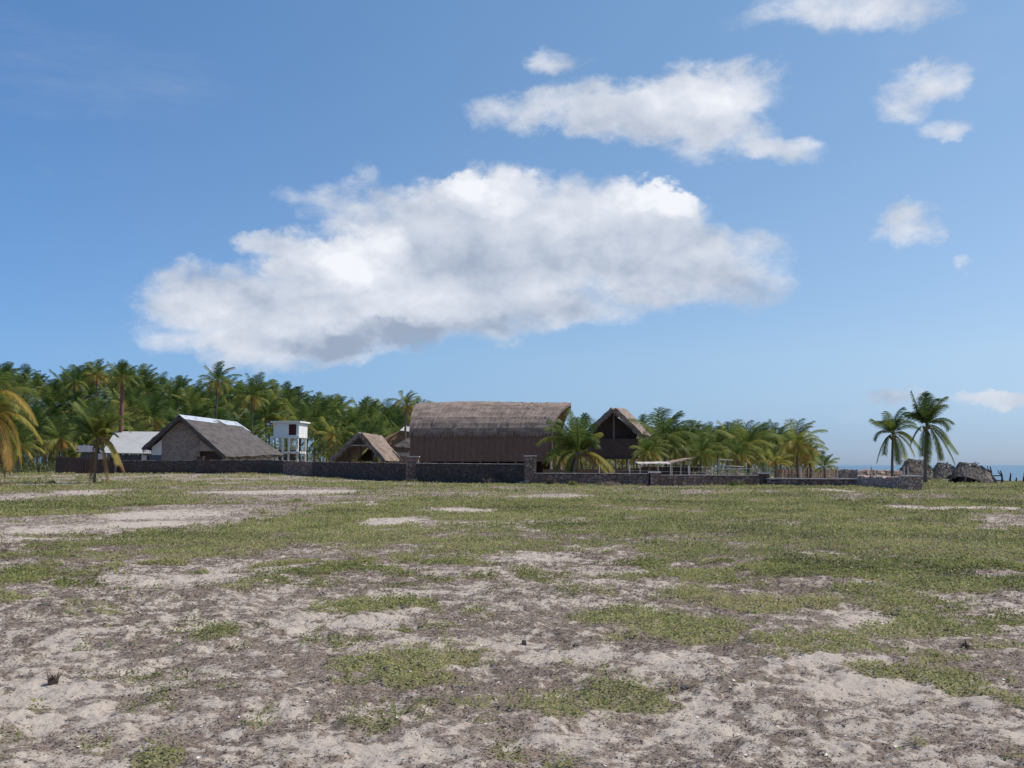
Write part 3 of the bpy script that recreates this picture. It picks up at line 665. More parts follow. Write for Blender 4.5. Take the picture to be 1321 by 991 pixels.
# 3 stone house with dark thatch
def stone_house():
    Y = 132.; A = W(231, 539, Y); L = W(184, 581, Y); Rr = W(290, 592, Y); AB = W(305, 548, Y+18); LB = W(262, 585, Y+20); RB = W(357, 589, Y+18)
    r, q, rf = gable_house('stone_house', 'stone house with a broad dark thatch roof and pale blue sheet along its ridge', 'house', A, L, Rr, AB, LB, RB, M['thatch_dark'], .35)
    A_, L_, R_, AB_, LB_, RB_ = q; g = r.location.z
    hb = rel(r, W(322, 554, Y+19)); ro = MB().slab([AB_, AB_+Vector((.3, 1.2, -.5)), RB_+Vector((.6, 1.6, 0)), RB_], .3, 3, 8, .04, .1).slab([AB_+Vector((0, .2, -.1)), AB_+Vector((.3, 1.2, -.5)), LB_+Vector((0, 2, 0)), LB_], .3, 3, 8, .04, .1)
    ro.build('hip_roof', M['thatch_dark'], r)
    u = Vector((0, 0, .42)); c = MB().slab([A_+u+Vector((0, -.1, 0)), AB_+u, AB_+u+Vector((.95, .0, -.72)), A_+u+Vector((.75, -.1, -.62))], .03, 16, 2, .02)
    c.slab([A_+u+Vector((0, -.1, 0)), AB_+u, AB_+u+Vector((-.6, 0, -.5)), A_+u+Vector((-.5, -.1, -.42))], .03, 16, 2, .02); c.build('ridge_cover', M['ridge_sheet'], r)
    MB().slab([AB_+u+Vector((.1, .1, -.1)), AB_+u+Vector((.6, 1.6, -.6)), AB_+u+Vector((1.9, 1.3, -1.5)), AB_+u+Vector((1.2, -.1, -1.0))], .03, 4, 2, .02).build('hip_cover', M['ridge_sheet'], r)
    f = .9
    def X(px): return PX(px, Y+f)-A.x
    def Z(py): return PZ(py, Y+f)-g
    sw = MB(); pts = [(X(208), Z(597)-1.2), (X(257), Z(597)-1.2), (X(257), Z(566)), (X(236), Z(545)), (X(229), Z(545)), (X(208), Z(565))]
    k = len(sw.v); sw.v += [(x, f, z) for x, z in pts]+[(x, f+.4, z) for x, z in pts]; n = len(pts)
    sw.f += [tuple(range(n)), tuple(range(2*n-1, n-1, -1))]+[(i, (i+1) % n, n+(i+1) % n, n+i) for i in range(n)]; sw.build('stone_gable_wall', M['house_stone'], r)
    def panel(name, pts, mat, dy=.06):
        s = MB(); n = len(pts); s.v += [(x, f+dy, z) for x, z in pts]+[(x, f+dy+.3, z) for x, z in pts]; s.f += [tuple(range(n)), tuple(range(2*n-1, n-1, -1))]+[(i, (i+1) % n, n+(i+1) % n, n+i) for i in range(n)]; return s.build(name, mat, r)
    panel('plaster_wall', [(X(195), Z(587)), (X(207.8), Z(587)), (X(207.8), Z(567)), (X(195), Z(577))], M['plaster'])
    panel('lower_wall', [(X(193), Z(600)), (X(207.8), Z(600)), (X(207.8), Z(587.2)), (X(193), Z(587.2))], M['plaster_blue'])
    panel('tan_wall', [(X(257.2), Z(582)), (X(276), Z(582)), (X(257.2), Z(567))], M['plaster_tan'])
    panel('side_wall', [(X(257.2), Z(602)), (X(286), Z(602)), (X(286), Z(583)), (X(257.2), Z(582.2))], M['matting_dark'], .8)
    e0 = Vector((X(286), f+1.2, 0)); e1 = RB_+Vector((-1, -1.2, 0)); 
    ln = MB().box(((e0.x+e1.x)/2, (e0.y+e1.y)/2, 1.0), ((e1-Vector((e0.x, e0.y, e1.z))).length, .25, 2.2), math.atan2(e1.y-e0.y, e1.x-e0.x)); ln.build('long_wall', M['plaster_tan'], r)
    for k in range(5):
        t = k/4; p = R_.lerp(RB_, t)+Vector((-.25, .2, 0)); MB().tube([(p.x, p.y, -.2), (p.x, p.y, p.z+.1)], .11, 6).build('veranda_post', M['wood_pale'], r)
stone_house()
# 4 white roofed house
def white_house():
    Y = 143.; g = gz(PX(180, Y), Y); ox = PX(180, Y); r = thing('white_roofed_house', 'low house with a plain pale grey sheet roof behind the stone wall', 'house', (ox, Y, g))
    P = lambda px, py, YY: rel(r, W(px, py, YY))
    ro = MB().slab([P(149, 557.5, Y+7), P(262, 558.5, Y+7), P(262, 587, Y), P(131, 585, Y)], .12, 22, 4, .004); ro.slab([P(149, 557.5, Y+7), P(262, 558.5, Y+7), P(262, 572, Y+13), P(149, 572, Y+13)], .12, 10, 4, .004)
    ro.build('roof', M['sheet'], r)
    zt = P(0, 587, Y).z
    def wall(px0, px1, d, mat, name, z0=-.2, z1=None): 
        a, b_ = P(px0, 600, Y).x, P(px1, 600, Y).x; MB().box(((a+b_)/2, d, ((z1 or zt)+z0)/2), (b_-a, .2, (z1 or zt)-z0)).build(name, mat, r)
    wall(150, 181, 1.2, M['plaster_blue'], 'front_wall'); wall(190, 262, 1.3, M['plaster_blue'], 'side_wall'); wall(181, 187.5, .5, M['plaster'], 'white_pillar'); wall(134, 150, 1.3, M['plaster_tan'], 'end_wall')
    a, b_ = P(134, 600, Y).x, P(262, 600, Y).x; MB().box(((a+b_)/2, 11.5, zt/2), (b_-a, .2, zt)).box((a+.1, 6.4, zt/2), (.2, 10, zt)).build('back_wall', M['plaster'], r)
    MB().box((P(163, 0, Y).x, 1.05, zt-.75), (1.3, .08, .9)).build('window', M['door'], r)
    for px in (150, 168): MB().tube([(P(px, 0, Y).x, .3, -.2), (P(px, 0, Y).x, .3, zt)], .1, 7).build('veranda_post', M['wood_pale'], r)
    # lean-to with a bluish roof
    g2 = gz(PX(112, 134), 134); s = thing('blue_roofed_shed', 'small shed with a bluish sheet roof behind the wattle fence', 'shed', (PX(112, 134), 134, g2)); Q = lambda px, py, YY: rel(s, W(px, py, YY))
    MB().slab([Q(97, 575.5, 137), Q(122, 576, 137), Q(124, 584, 134), Q(97, 584, 134)], .1, 6, 3, .01).build('roof', M['plaster_blue'], s)
    z = Q(0, 584, 134).z; MB().box((0, .8, z/2-.1), (2.3, .15, z)).box((-1.1, 2, z/2-.1), (.15, 2.4, z)).box((1.1, 2, z/2-.1), (.15, 2.4, z)).build('wall', M['plaster_blue'], s)
white_house()
# 5 white tower
def tower():
    Y = 165.; ox = PX(369, Y); g = gz(ox, Y); r = thing('white_lookout_tower', 'square white concrete lookout room on open white columns among the palms', 'tower', (ox, Y, g))
    X = lambda px: PX(px, Y)-ox
    Z = lambda py: PZ(py, Y)-g
    x0, x1 = X(352), X(385.5); rz = R(6)
    # the room is turned a little so that its right side shows
    root = (x0, 0)
    w = (x1-x0)/math.cos(rz); dp = 4.6
    def T(u, v): return (x0+u*math.cos(rz)+v*math.sin(rz)*1, -0+u*-math.sin(rz)*-1*0+(-u*math.sin(rz)+v*math.cos(rz)))
    # axes: u along the front (towards the camera on its right end), v into the depth
    def bx(mb, u0, u1, v0, v1, z0, z1):
        k = len(mb.v)
        for z in (z0, z1):
            for u, v in ((u0, v0), (u1, v0), (u1, v1), (u0, v1)):
                p = T(u, v); mb.v.append((p[0], p[1], z))
        mb.f += [(k, k+3, k+2, k+1), (k+4, k+5, k+6, k+7), (k, k+1, k+5, k+4), (k+1, k+2, k+6, k+5), (k+2, k+3, k+7, k+6), (k+3, k, k+4, k+7)]; return mb
    zr0, zr1 = Z(561.5), Z(545.5); d0, d1 = w*.60, w*.90
    m_ = MB(); bx(m_, 0, d0, 0, .18, zr0, zr1); bx(m_, d1, w, 0, .18, zr0, zr1); bx(m_, d0, d1, 0, .18, zr1-.25, zr1)
    bx(m_, 0, .18, .18, dp, zr0, zr1); bx(m_, w-.18, w, .18, dp, zr0, zr1); bx(m_, .18, w-.18, dp-.18, dp, zr0, zr1); bx(m_, 0, w, 0, dp, zr0-.15, zr0-.002); m_.build('room_wall', M['white_paint'], r)
    bx(MB(), d0+.02, d1-.02, .10, .15, zr0, zr1-.26).build('door', M['door'], r)
    bx(MB(), -.45, w+.35, -.45, dp+.4, zr1+.002, zr1+.26).build('roof_slab', M['white_paint'], r)
    zb = Z(582.5)
    bx(MB(), -.35, w+.1, -.25, dp-.3, zr0-.42, zr0-.152).build('floor_beam', M['white_paint'], r)
    for u in (-.2, w*.38, w*.62, w-.15):
        for v in (-.1, dp-.6): bx(MB(), u-.14, u+.14, v-.14, v+.14, -.2, zr0-.422).build('column', M['white_paint'], r)
    bx(MB(), w*.45, w+.5, -.6, 2.4, zb-.35, zb).build('landing_slab', M['white_paint'], r)
    bx(MB(), -.05, w*.7, 2.6, 2.75, -.2, zb+.3).build('lower_wall', M['plaster_blue'], r)
tower()
# 6 small open A-frame hut
def aframe():
    Y = 112.; A = W(464, 560, Y); L = W(428, 594, Y); Rr = W(495, 597, Y); AB = W(490, 564, Y+9); LB = W(456, 594, Y+9); RB = W(517, 596.5, Y+9)
    r, q, rf = gable_house('open_a_frame_hut', 'small open A-frame hut with a brown thatch roof between tower and big hall', 'hut', A, L, Rr, AB, LB, RB, M['thatch'], .3)
    A_, L_, R_, AB_, LB_, RB_ = q; g = r.location.z
    zb = PZ(574.5, Y)-g; MB().tube([(PX(449, Y)-A.x, .3, zb), (PX(477, Y)-A.x, .3, zb)], .07, 6).build('tie_beam', M['wood_pale'], r)
    for px, t in ((465, 574), (480, 582), (450, 578)): MB().tube([(PX(px, Y)-A.x, .3, -.2), (PX(px, Y)-A.x, .3, PZ(t, Y)-g)], .075, 6).build('post', M['wood_dark'], r)
    for px in (470, 498): MB().tube([(PX(px, Y+8)-A.x, 8.5, -.2), (PX(px, Y+8)-A.x, 8.5, 2.6)], .08, 6).build('post', M['wood_dark'], r)
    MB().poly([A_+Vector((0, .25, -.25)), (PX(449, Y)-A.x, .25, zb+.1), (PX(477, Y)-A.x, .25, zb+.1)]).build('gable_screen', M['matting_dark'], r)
    MB().poly([AB_+Vector((-.3, -.3, -.4)), LB_+Vector((.5, -.3, 0)), LB_.lerp(RB_, .42)+Vector((0, -.3, 0))]).build('dark_backing', M['matting_dark'], r)
aframe()
# 7 rust coloured hut behind, and its lean-to
def rust():
    Y = 130.; A = W(531, 547, Y); L = W(492, 590, Y); Rr = W(575, 590, Y); AB = W(546, 546, Y+9); 
    g = gz(A.x, A.y); r = thing('rust_thatched_hut', 'hut with a steep rust and tan thatch roof, half hidden by the big hall', 'hut', (A.x, A.y, g))
    q = [rel(r, p) for p in (A, W(478, 589, Y-1), W(590, 592, Y-1), AB, W(488, 570, Y+12), W(590, 575, Y+12))]; A_, L_, R_, AB_, LB_, RB_ = q
    ro = MB().slab([A_, A_+Vector((.1, 0, 0)), R_, L_], .3, 20, 12, .07, .15)
    ro.slab([A_, AB_, LB_, L_], .3, 10, 10, .07, .15).slab([A_, AB_, RB_, R_], .3, 10, 10, .07, .15)
    ro.build('roof', M['thatch_rust'], r)
    MB().slab([A_+Vector((-.9, -.3, -.35)), A_+Vector((.6, -.3, -.35)), A_+Vector((.6, -.9, -1.1)), A_+Vector((-1.4, -.9, -.9))], .05, 4, 2, .03).build('ridge_cover', M['plaster'], r)
    for x in (L_.x+.6, 0, R_.x-.6): MB().tube([(x, 0, -.2), (x, 0, L_.z+.3)], .12, 6).build('post', M['wood'], r)
    s0 = W(505, 584, 121); g = gz(s0.x, s0.y); s = thing('dark_eaved_shed', 'low shed with dark thatch eaves and pale wall, left of the big hall', 'shed', (s0.x, s0.y, g)); S = lambda px, py, YY: rel(s, W(px, py, YY))
    MB().slab([S(527, 567, 121), S(560, 567, 121), S(560, 584, 119.5), S(508, 578, 120)], .3, 10, 6, .05, .12).fringe(S(508, 578, 120), S(560, 584, 119.5), 120, .35).build('roof', M['thatch_dark'], s)
    a = S(509, 600, 121.4); b_ = S(560, 600, 121.4); zt = S(509, 583, 121).z
    MB().box(((a.x+b_.x)/2, 1.0, zt/2), (b_.x-a.x, .15, zt)).build('wall', M['plaster_tan'], s)
    MB().box((a.x+.9, .9, zt-.35), (1.6, .06, .35)).build('wall_band', M['plaster'], s)
rust()
# 8 open stalls behind the low wall
def stall(name, label, px0, px1, ytop, Y, mat, dep=2.4, slope=0., posts=(0, 1), th=.07, curl=0):
    x0, x1 = PX(px0, Y), PX(px1, Y); g = gz(x0, Y); r = thing(name, label, 'shelter', (x0, Y, g)); w = x1-x0; z0 = PZ(ytop, Y)-g; z1 = z0+slope
    MB().slab([(0, dep, z0+.15), (w, dep, z1+.15), (w+curl, 0, z1+curl*.5), (0, 0, z0)], th, 12, 4, .02, .05).build('roof', mat, r)
    for t in posts:
        for y in (.15, dep-.15): MB().tube([(w*t, y, -.2), (w*t, y, z0*(1-t)+z1*t+.02)], .055, 6).build('post', M['wood_pale'] if y < 1 else M['wood_dark'], r)
    return r
stall('flat_roofed_stall', 'open stall with a thin flat pale roof right of the second hut', 824, 866, 599.2, 84, M['cement'], 2.6, .03, (.05, .6, .98))
stall('thatch_roofed_stall', 'open stall with a tan slanting thatch roof beside the flat roofed stall', 866, 891, 599.5, 85, M['husk'], 3, .28, (.05, .5, .95), .14, .4)
wattle(826, 900, 92, 93, 602, 601, 'dark brown matting screen behind the open stalls', M['matting_dark'], name='matting_screen', cat='screen')
wattle(700, 826, 96, 97, 606, 605, 'brown stick fence between the big hall and the second hut', M['matting'], name='stick_fence')
# pole rail
def rail():
    Y = 86.; o0 = W(927, 612, Y); g = gz(o0.x, Y); r = thing('pole_railing', 'pale pole railing with two bars in front of the dark palm', 'railing', (o0.x, Y, g)); P = lambda px, py: rel(r, W(px, py, Y))
    for px, t in ((927, 592), (932, 599), (940, 600), (957, 601)): MB().tube([P(px, 600)*Vector((1, 1, 0)).x if False else Vector((P(px, t).x, 0, -.1)), P(px, t)], .045, 6).build('post', M['wood_pale'], r)
    for a, b_ in (((927, 593), (946, 594)), ((928, 600.5), (960, 602.5)), ((918, 605.5), (957, 606))): MB().tube([P(*a), P(*b_)], .045, 6).build('rail', M['wood_pale'], r)
rail()
# husk piles
def mound(name, label, cat, px, Y, wpx, hpx, mat, seed, group=None, straw=0, basez=None, sm_=False, tone=None):
    x = PX(px, Y); g = gz(x, Y); a = wpx/2/F*Y; h = hpx/F*Y; mb = MB(); na, nr = 26, 10; rnd = random.Random(seed)
    for j in range(nr+1):
        t = j/nr; rr = math.sin(t*math.pi/2)**.9; zz = math.cos(t*math.pi/2)**1.1
        for i in range(na):
            ph = 2*math.pi*i/na; n_ = 1+.35*(float(fbm(np.array(math.cos(ph)*1.5+seed), np.array(math.sin(ph)*1.5+t*2), 1.2, 3, seed))-.5)+rnd.uniform(-.06, .06)
            mb.v.append((a*rr*math.cos(ph)*n_, a*.8*rr*math.sin(ph)*n_, h*zz*(1+rnd.uniform(-.1, .1))-.05*(t == 1)))
    for j in range(nr):
        for i in range(na): mb.f.append((j*na+i, (j+1)*na+i, (j+1)*na+(i+1) % na, j*na+(i+1) % na))
    for k in range(straw):
        ph = rnd.uniform(0, 6.28); t = rnd.uniform(.1, 1); p = Vector((a*math.sin(t*1.57)*math.cos(ph), a*.8*math.sin(t*1.57)*math.sin(ph), h*math.cos(t*1.57)))
        d = Vector((rnd.uniform(-1, 1), rnd.uniform(-1, 1), rnd.uniform(-.1, .9))).normalized()*rnd.uniform(.4, 1.1)*min(max(h, .07), .6); s = d.cross(Vector((0, 0, 1))).normalized()*min(.02, .08*max(h, .05))
        mb.poly([p-s, p+s, p+d+s*.4, p+d-s*.4])
    o = mb.build(name, mat, smooth=sm_); o.location = (x, Y, g); return tag(o, label, cat, group)
for i, (px, Y, wq, hq, lb) in enumerate([(912, 83.5, 20, 11, 'largest pointed pile of tan husks behind the low wall'), (932, 83, 14, 7, 'small greyish husk pile between two larger piles'), (951, 83.5, 20, 9, 'rounded tan husk pile beside the pole railing'), (975, 84, 16, 9, 'rightmost tan husk pile next to the stout low pillar'), (895, 83.5, 11, 6, 'leftmost little husk pile, beside the tan roofed stall')]):
    mound('husk_pile', lb, 'pile', px, Y, wq, hq+8, M['husk'], 20+i, 'husk piles behind the wall', 60)
mound('brush_heap', 'brown heap of dry brush on the grass below the big hall wall', 'heap', 638, 86.5, 27, 9, M['brushwood'], 40, 'brush heaps at the wall foot', 220)
mound('brush_heap', 'dark reddish brush heap at the wall foot left of the leaning palm', 'heap', 712, 79.5, 14, 7, M['brushwood'], 41, 'brush heaps at the wall foot', 160)
mound('brush_heap', 'long low pile of grey brush at the wall foot left of the white capped pillar', 'heap', 785, 77.5, 34, 5, M['brushwood'], 42, 'brush heaps at the wall foot', 240)
mound('brush_heap', 'small pale scrap pile by the pillar at the right end of the big hall', 'heap', 676, 84, 14, 4, M['stone_pale'], 43, 'brush heaps at the wall foot', 60)
mound('brush_heap', 'low grey brush pile below the low wall under the leaning palm', 'heap', 752, 78.5, 16, 4, M['brushwood'], 44, 'brush heaps at the wall foot', 90)
# dark bits lying in the field
STN = [(65, 780, 20, 7, 'stone', 'dark low clod on the left of the field'), (676, 824, 6, 5, 'stone', 'small dark clod left of the long green clump'), (742, 829, 9, 5, 'stone', 'small grey stone on bare sand below the long green clump'), (880, 881, 12, 6, 'stone', 'rounded dark stone right of the near green clump'),
       (617, 650, 4, 3, 'stone', 'tiny dark stone far out on the field in front of the hall'), (500, 858, 9, 5, 'stone', 'blue-grey stone between two green clumps'), (79, 872, 13, 3, 'brushwood', 'dark tuft of dead weed on bare sand at the left'), (1237, 832, 11, 4, 'brushwood', 'reddish dead tuft standing right of the round green clump'),
       (197, 624, 3, 5, 'stone_pale', 'tiny white stone on the grass near the yellow palm'), (68, 625, 10, 3, 'brushwood', 'dark brush clump at the edge of the bare patch, far left'), (10, 626, 22, 3, 'brushwood', 'long dark log-like brush at the left edge'),
       (1203, 634, 9, 5, 'stone_pale', 'pinkish stone beside the end pillar'), (1214, 634, 9, 4, 'stone_pale', 'second pinkish stone right of the end pillar'), (1228, 632, 12, 3, 'stone', 'dark flat stone in the grass right of the end pillar'), (1238, 621, 10, 3, 'stone_pale', 'pale flat slab before the middle thatch shelter'), (1218, 620, 14, 3, 'stone_pale', 'pale slab left of the biggest thatch shelter')]
for i, (px, py, wq, hq, mt, lb) in enumerate(STN):
    tuft = mt == 'brushwood'; mound('dead_tuft' if tuft else 'field_stone', lb, 'dead tuft' if tuft else 'stone', px, GY(py), wq, hq*(1 if tuft else .5), M[mt], 60+i, 'dead tufts in the field' if tuft else 'stones lying in the field', 70 if tuft else 0)

# thatch shelters on the beach edge
def shelter(px, Y, wl, wr, hpx, label, openphi, openw, seed, peak=.42, ridge=.25):
    x = PX(px, Y); g = gz(x, Y); s = F/Y; r = thing('beach_thatch_shelter', label, 'shelter', (x, Y, g), R(-22), 'weathered thatch shelters at the beach edge'); rnd = random.Random(seed)
    H = hpx/s; A1, A2 = wl/s, wr/s; mb = MB(); na, nr = 48, 14
    for j in range(nr+1):
        t = j/nr
        for i in range(na):
            ph = 2*math.pi*i/na; cx, cy = math.cos(ph), math.sin(ph)
            a = A2 if cx > 0 else A1
            op = max(0., 1-abs(((ph-openphi+math.pi) % (2*math.pi))-math.pi)/openw); low = .42*sm(0, .5, op)
            tt = t*(1-low*.75); rr = (ridge*(1-tt)+tt)*(1+.10*math.sin(tt*math.pi))
            ex = abs(cx)**.75*math.copysign(1, cx); ey = abs(cy)**.75*math.copysign(1, cy)
            n_ = 1+.20*(float(fbm(np.array(cx*2+seed), np.array(cy*2+tt*2.5), 1.3, 3, seed))-.5)
            z = H*(1-tt**1.12)*(1+.05*rnd.uniform(-1, 1)); rx_ = (.42+.58*tt)*(1+.06*math.sin(tt*math.pi)); ry_ = (.06+.94*tt)*(1+.12*math.sin(tt*math.pi))
            mb.v.append((a*rx_*ex*n_, (A1+A2)*.42*ry_*ey*n_, z-.08*(tt > .97)+H*.10*ex*(1-tt)*(-1)))
    for j in range(nr):
        for i in range(na): mb.f.append((j*na+i, (j+1)*na+i, (j+1)*na+(i+1) % na, j*na+(i+1) % na))
    k = len(mb.v); mb.v.append((0, 0, H*1.01)); 
    for i in range(na): mb.f.append((k, i, (i+1) % na))
    for q in range(420):                                            # loose fronds over the mound
        i = rnd.randrange(na); j = rnd.randrange(1, nr); p = Vector(mb.v[j*na+i])+Vector((0, -.03, .05)); d = (Vector(mb.v[(j+1)*na+i])-p)
        d = (d.normalized()+Vector((rnd.uniform(-.4, .4), rnd.uniform(-.2, .2), rnd.uniform(-.1, .25))))*rnd.uniform(.25, .6); sdv = d.cross(Vector((0, -1, .3))).normalized()*.045
        mb.poly([p-sdv, p+sdv, p+d+sdv*.3, p+d-sdv*.3])
    mb.build('thatch', M['thatch_wx'], r)
    inn = MB()
    for i in range(20):
        a0, a1 = 2*math.pi*i/20, 2*math.pi*(i+1)/20; R1, R2 = .62*(A1+A2)/2, .62*(A1+A2)*.42
        inn.poly([(R1*math.cos(a0), R2*math.sin(a0), -.1), (R1*math.cos(a1), R2*math.sin(a1), -.1), (R1*.6*math.cos(a1), R2*.6*math.sin(a1), H*.62), (R1*.6*math.cos(a0), R2*.6*math.sin(a0), H*.62)])
    inn.build('shade_lining', M['matting_dark'], r)  # dark lining stands in for the shade inside the opening
    rd = MB()
    for q in range(90):
        p = Vector((rnd.uniform(-A1, A2)*ridge*1.1, rnd.uniform(-.2, .2), H*rnd.uniform(.93, 1.03))); d = Vector((rnd.uniform(-.5, .5), rnd.uniform(-.6, .1), rnd.uniform(-.5, .45)))*.55; sdv = d.cross(Vector((0, -1, 0))).normalized()*.05; rd.poly([p-sdv, p+sdv, p+d+sdv*.4, p+d-sdv*.4])
    rd.build('ridge_tuft', M['wood_pale'], r)
    return r
shelter(1250, 88, 24, 32, 24.5, 'biggest weathered grey thatch shelter with a black opening at its lower left', math.pi*1.32, 1.0, 3)
shelter(1220, 108, 20, 17, 20, 'middle thatch shelter, half hidden by the biggest one', math.pi*1.7, .8, 5)
shelter(1184, 104, 26, 22, 25, 'leftmost brown thatch shelter behind the taller of the two beach palms', math.pi*1.15, .8, 8)
# driftwood posts
def drift(px, Y, top, lean, label, fork=False, base=None):
    x = PX(px, Y); g = gz(x, Y); zt = PZ(top, Y)-g; l = lean/F*Y; mb = MB()
    mb.tube([(0, 0, -.2), (l*.3, 0, zt*.4), (l*.7+.05, 0, zt*.75), (l, 0, zt)], [.10, .085, .07, .04], 6)
    if fork: mb.tube([(l*.5, 0, zt*.6), (l*.5-.25, 0, zt*.85), (l*.5-.3, 0, zt*1.02)], [.06, .045, .03], 5)
    o = mb.build('driftwood_post', M['wood_dark'], smooth=True); o.location = (x, Y, g); tag(o, label, 'post', 'driftwood posts at the beach edge')
drift(1279, 90, 601.5, -2, 'tallest forked driftwood post right of the biggest thatch shelter', True); drift(1293, 90, 607, -3, 'bent driftwood post, second from the biggest shelter', True)
drift(1302, 92, 610, 1, 'thin low driftwood stick alone against the sea'); drift(1310, 92, 616, 0, 'shortest driftwood stub near the right edge'); drift(1319.5, 92, 610, 1, 'driftwood post at the very right edge of the view')
def bench(px, Y):
    x = PX(px, Y); g = gz(x, Y); r = thing('driftwood_rack', 'low rack of dark sticks between the shelter and the driftwood posts', 'rack', (x, Y, g))
    for dx in (-.45, .45): MB().tube([(dx, 0, -.15), (dx, 0, .75)], .06, 6).build('post', M['wood_dark'], r)
    MB().tube([(-.55, 0, .68), (.55, 0, .72)], .05, 6).build('rail', M['wood_dark'], r); MB().tube([(-.5, 0, .3), (.5, 0, .28)], .04, 6).build('rail', M['wood_dark'], r)
bench(1285, 88.5)
# wire fence on pale posts standing behind the low walls
def wire_fence():
    o0 = wp(773); r = thing('wire_fence', 'thin pale posts of a wire fence along the low stone walls', 'fence', (o0[0], o0[1]+.6, gz(*o0))); wires = []
    for px, t in ((773, 600), (812, 599), (888, 601), (918, 601), (932, 603), (977, 603), (990, 601), (993, 603), (1033, 602), (1080, 602), (1124, 602), (1166, 601.5), (1171, 602)):
        x, Y = wp(px); Y += .7; x = PX(px, Y); g = gz(x, Y); z = PZ(t, Y)
        p = rel(r, (x, Y, z)); MB().tube([(p.x, p.y, g-r.location.z-.1), p], .045, 6).build('post', M['wood_pale'], r); wires.append(p)
    mb = MB()
    for dz in (-.1, -.5):
        for a, b_ in zip(wires[:-1], wires[1:]): mb.tube([a+Vector((0, 0, dz)), b_+Vector((0, 0, dz))], .008, 3)
    mb.build('wire', M['wood_pale'], r)
wire_fence()

#@PALMS
# ------------------------------------------------------------------ palms
def frond_quads(P, nl, ll, lw, tone, hang, rnd, gap=0.):
    """P: points along the midrib; leaflets both sides. returns list of quads and tones"""
    Q, T = [], []; n = len(P)-1
    P = [Vector(p) for p in P]
    cum = [0.]
    for a, b_ in zip(P[:-1], P[1:]): cum.append(cum[-1]+(b_-a).length)
    L = cum[-1]
    def at(s):
        s *= L
        for i in range(n):
            if s <= cum[i+1] or i == n-1:
                t = (s-cum[i])/max(1e-6, cum[i+1]-cum[i]); return P[i].lerp(P[i+1], t), (P[i+1]-P[i]).normalized()
    up = Vector((0, 0, 1))
    for i in range(n):                                              # midrib ribbon
        w0, w1 = .05*L/4*(1-.75*i/n), .05*L/4*(1-.75*(i+1)/n); d = (P[i+1]-P[i]).normalized(); s = d.cross(up)
        if s.length < .05: s = Vector((1, 0, 0))
        s.normalize(); Q += [P[i]-s*w0, P[i]+s*w0, P[i+1]+s*w1, P[i+1]-s*w1]; T.append(min(1, tone+.22))
        u_ = s.cross(d); Q += [P[i]-u_*w0, P[i]+u_*w0, P[i+1]+u_*w1, P[i+1]-u_*w1]; T.append(min(1, tone+.22))
    for k in range(nl):
        s_ = .16+.84*(k+rnd.random()*.5)/nl; p, d = at(min(s_, .999)); sd_ = d.cross(up)
        if sd_.length < .08: sd_ = Vector((rnd.uniform(-1, 1), 1, 0))
        sd_.normalize(); l = ll*(math.sin(math.pi*min(1, (s_-.1)*.95))**.5)*(1 if s_ < .85 else 1-.6*(s_-.85)/.15)
        for sg_ in (-1, 1):
            if rnd.random() < gap: continue
            lv = (sd_*sg_*(1-.35*s_)+d*(.45+.5*s_)+up*(-hang*rnd.uniform(.6, 1.3)+.12)).normalized(); l2 = l*rnd.uniform(.8, 1.15)
            lv2 = (lv+Vector((0, 0, -hang*.9))).normalized(); wv = d*lw*.5
            m1 = p+lv*l2*.55; e = m1+lv2*l2*.45; tn = min(1, max(0, tone+rnd.uniform(-.10, .10)))
            Q += [p-wv, p+wv, m1+wv*.9, m1-wv*.9]; T.append(tn); Q += [m1-wv*.9, m1+wv*.9, e+wv*.2, e-wv*.2]; T.append(tn)
    return Q, T
def march(az_, el_, L, droop, wind, rnd, n=9):
    d = Vector((math.cos(az_)*math.cos(el_), math.sin(az_)*math.cos(el_), math.sin(el_))); p = Vector((math.cos(az_), math.sin(az_), 0))*.08; out = [p.copy()]
    for i in range(n):
        t = (i+1)/n; d = (d+Vector((0, 0, -1))*droop*t/n*3+wind*(t/n*2.2)).normalized(); p = p+d*L/n; out.append(p.copy())
    return out
def crown_mesh(name, nf, L, nl, ll, lw, seed, wind=(.5, 0, 0), tone=.25, spread=.16, droop=1.0, dry=0, young=False):
    rnd = random.Random(seed); Q, T = [], []; DQ, DT = [], []
    for i in range(nf):
        t = i/(nf-1); az_ = i*2.39996+rnd.uniform(-.25, .25)
        el_ = R(84-(112 if not young else 72)*t**.9)+rnd.uniform(-.12, .12); l = L*(.72+.33*math.sin(math.pi*min(1, t+.15)))*rnd.uniform(.88, 1.1)
        q, tt = frond_quads(march(az_, el_, l, droop*(.45+.75*t)*rnd.uniform(.8, 1.2), Vector(wind)*(1.15-t*.7), rnd), nl, ll*L/4, lw, min(.95, max(0, tone+spread*(t-.35)*1.5+rnd.uniform(-.5, .5)*spread+(.32 if rnd.random() < .10 and t > .5 else 0))), .35+.5*t, rnd); Q += q; T += tt
    for i in range(dry):
        az_ = rnd.uniform(0, 6.28); q, tt = frond_quads(march(az_, R(-25), L*.75, 2.2, Vector((0, 0, 0)), rnd), nl//2, ll*L/4*.8, lw, rnd.uniform(.1, .9), 1.0, rnd, .2); DQ += q; DT += tt
    cm = quadmesh(name, np.array([tuple(v) for v in Q]), T, M['palm'])
    dm_ = quadmesh(name+'_dry', np.array([tuple(v) for v in DQ]), DT, M['palm_dry']) if dry else None
    return cm, dm_
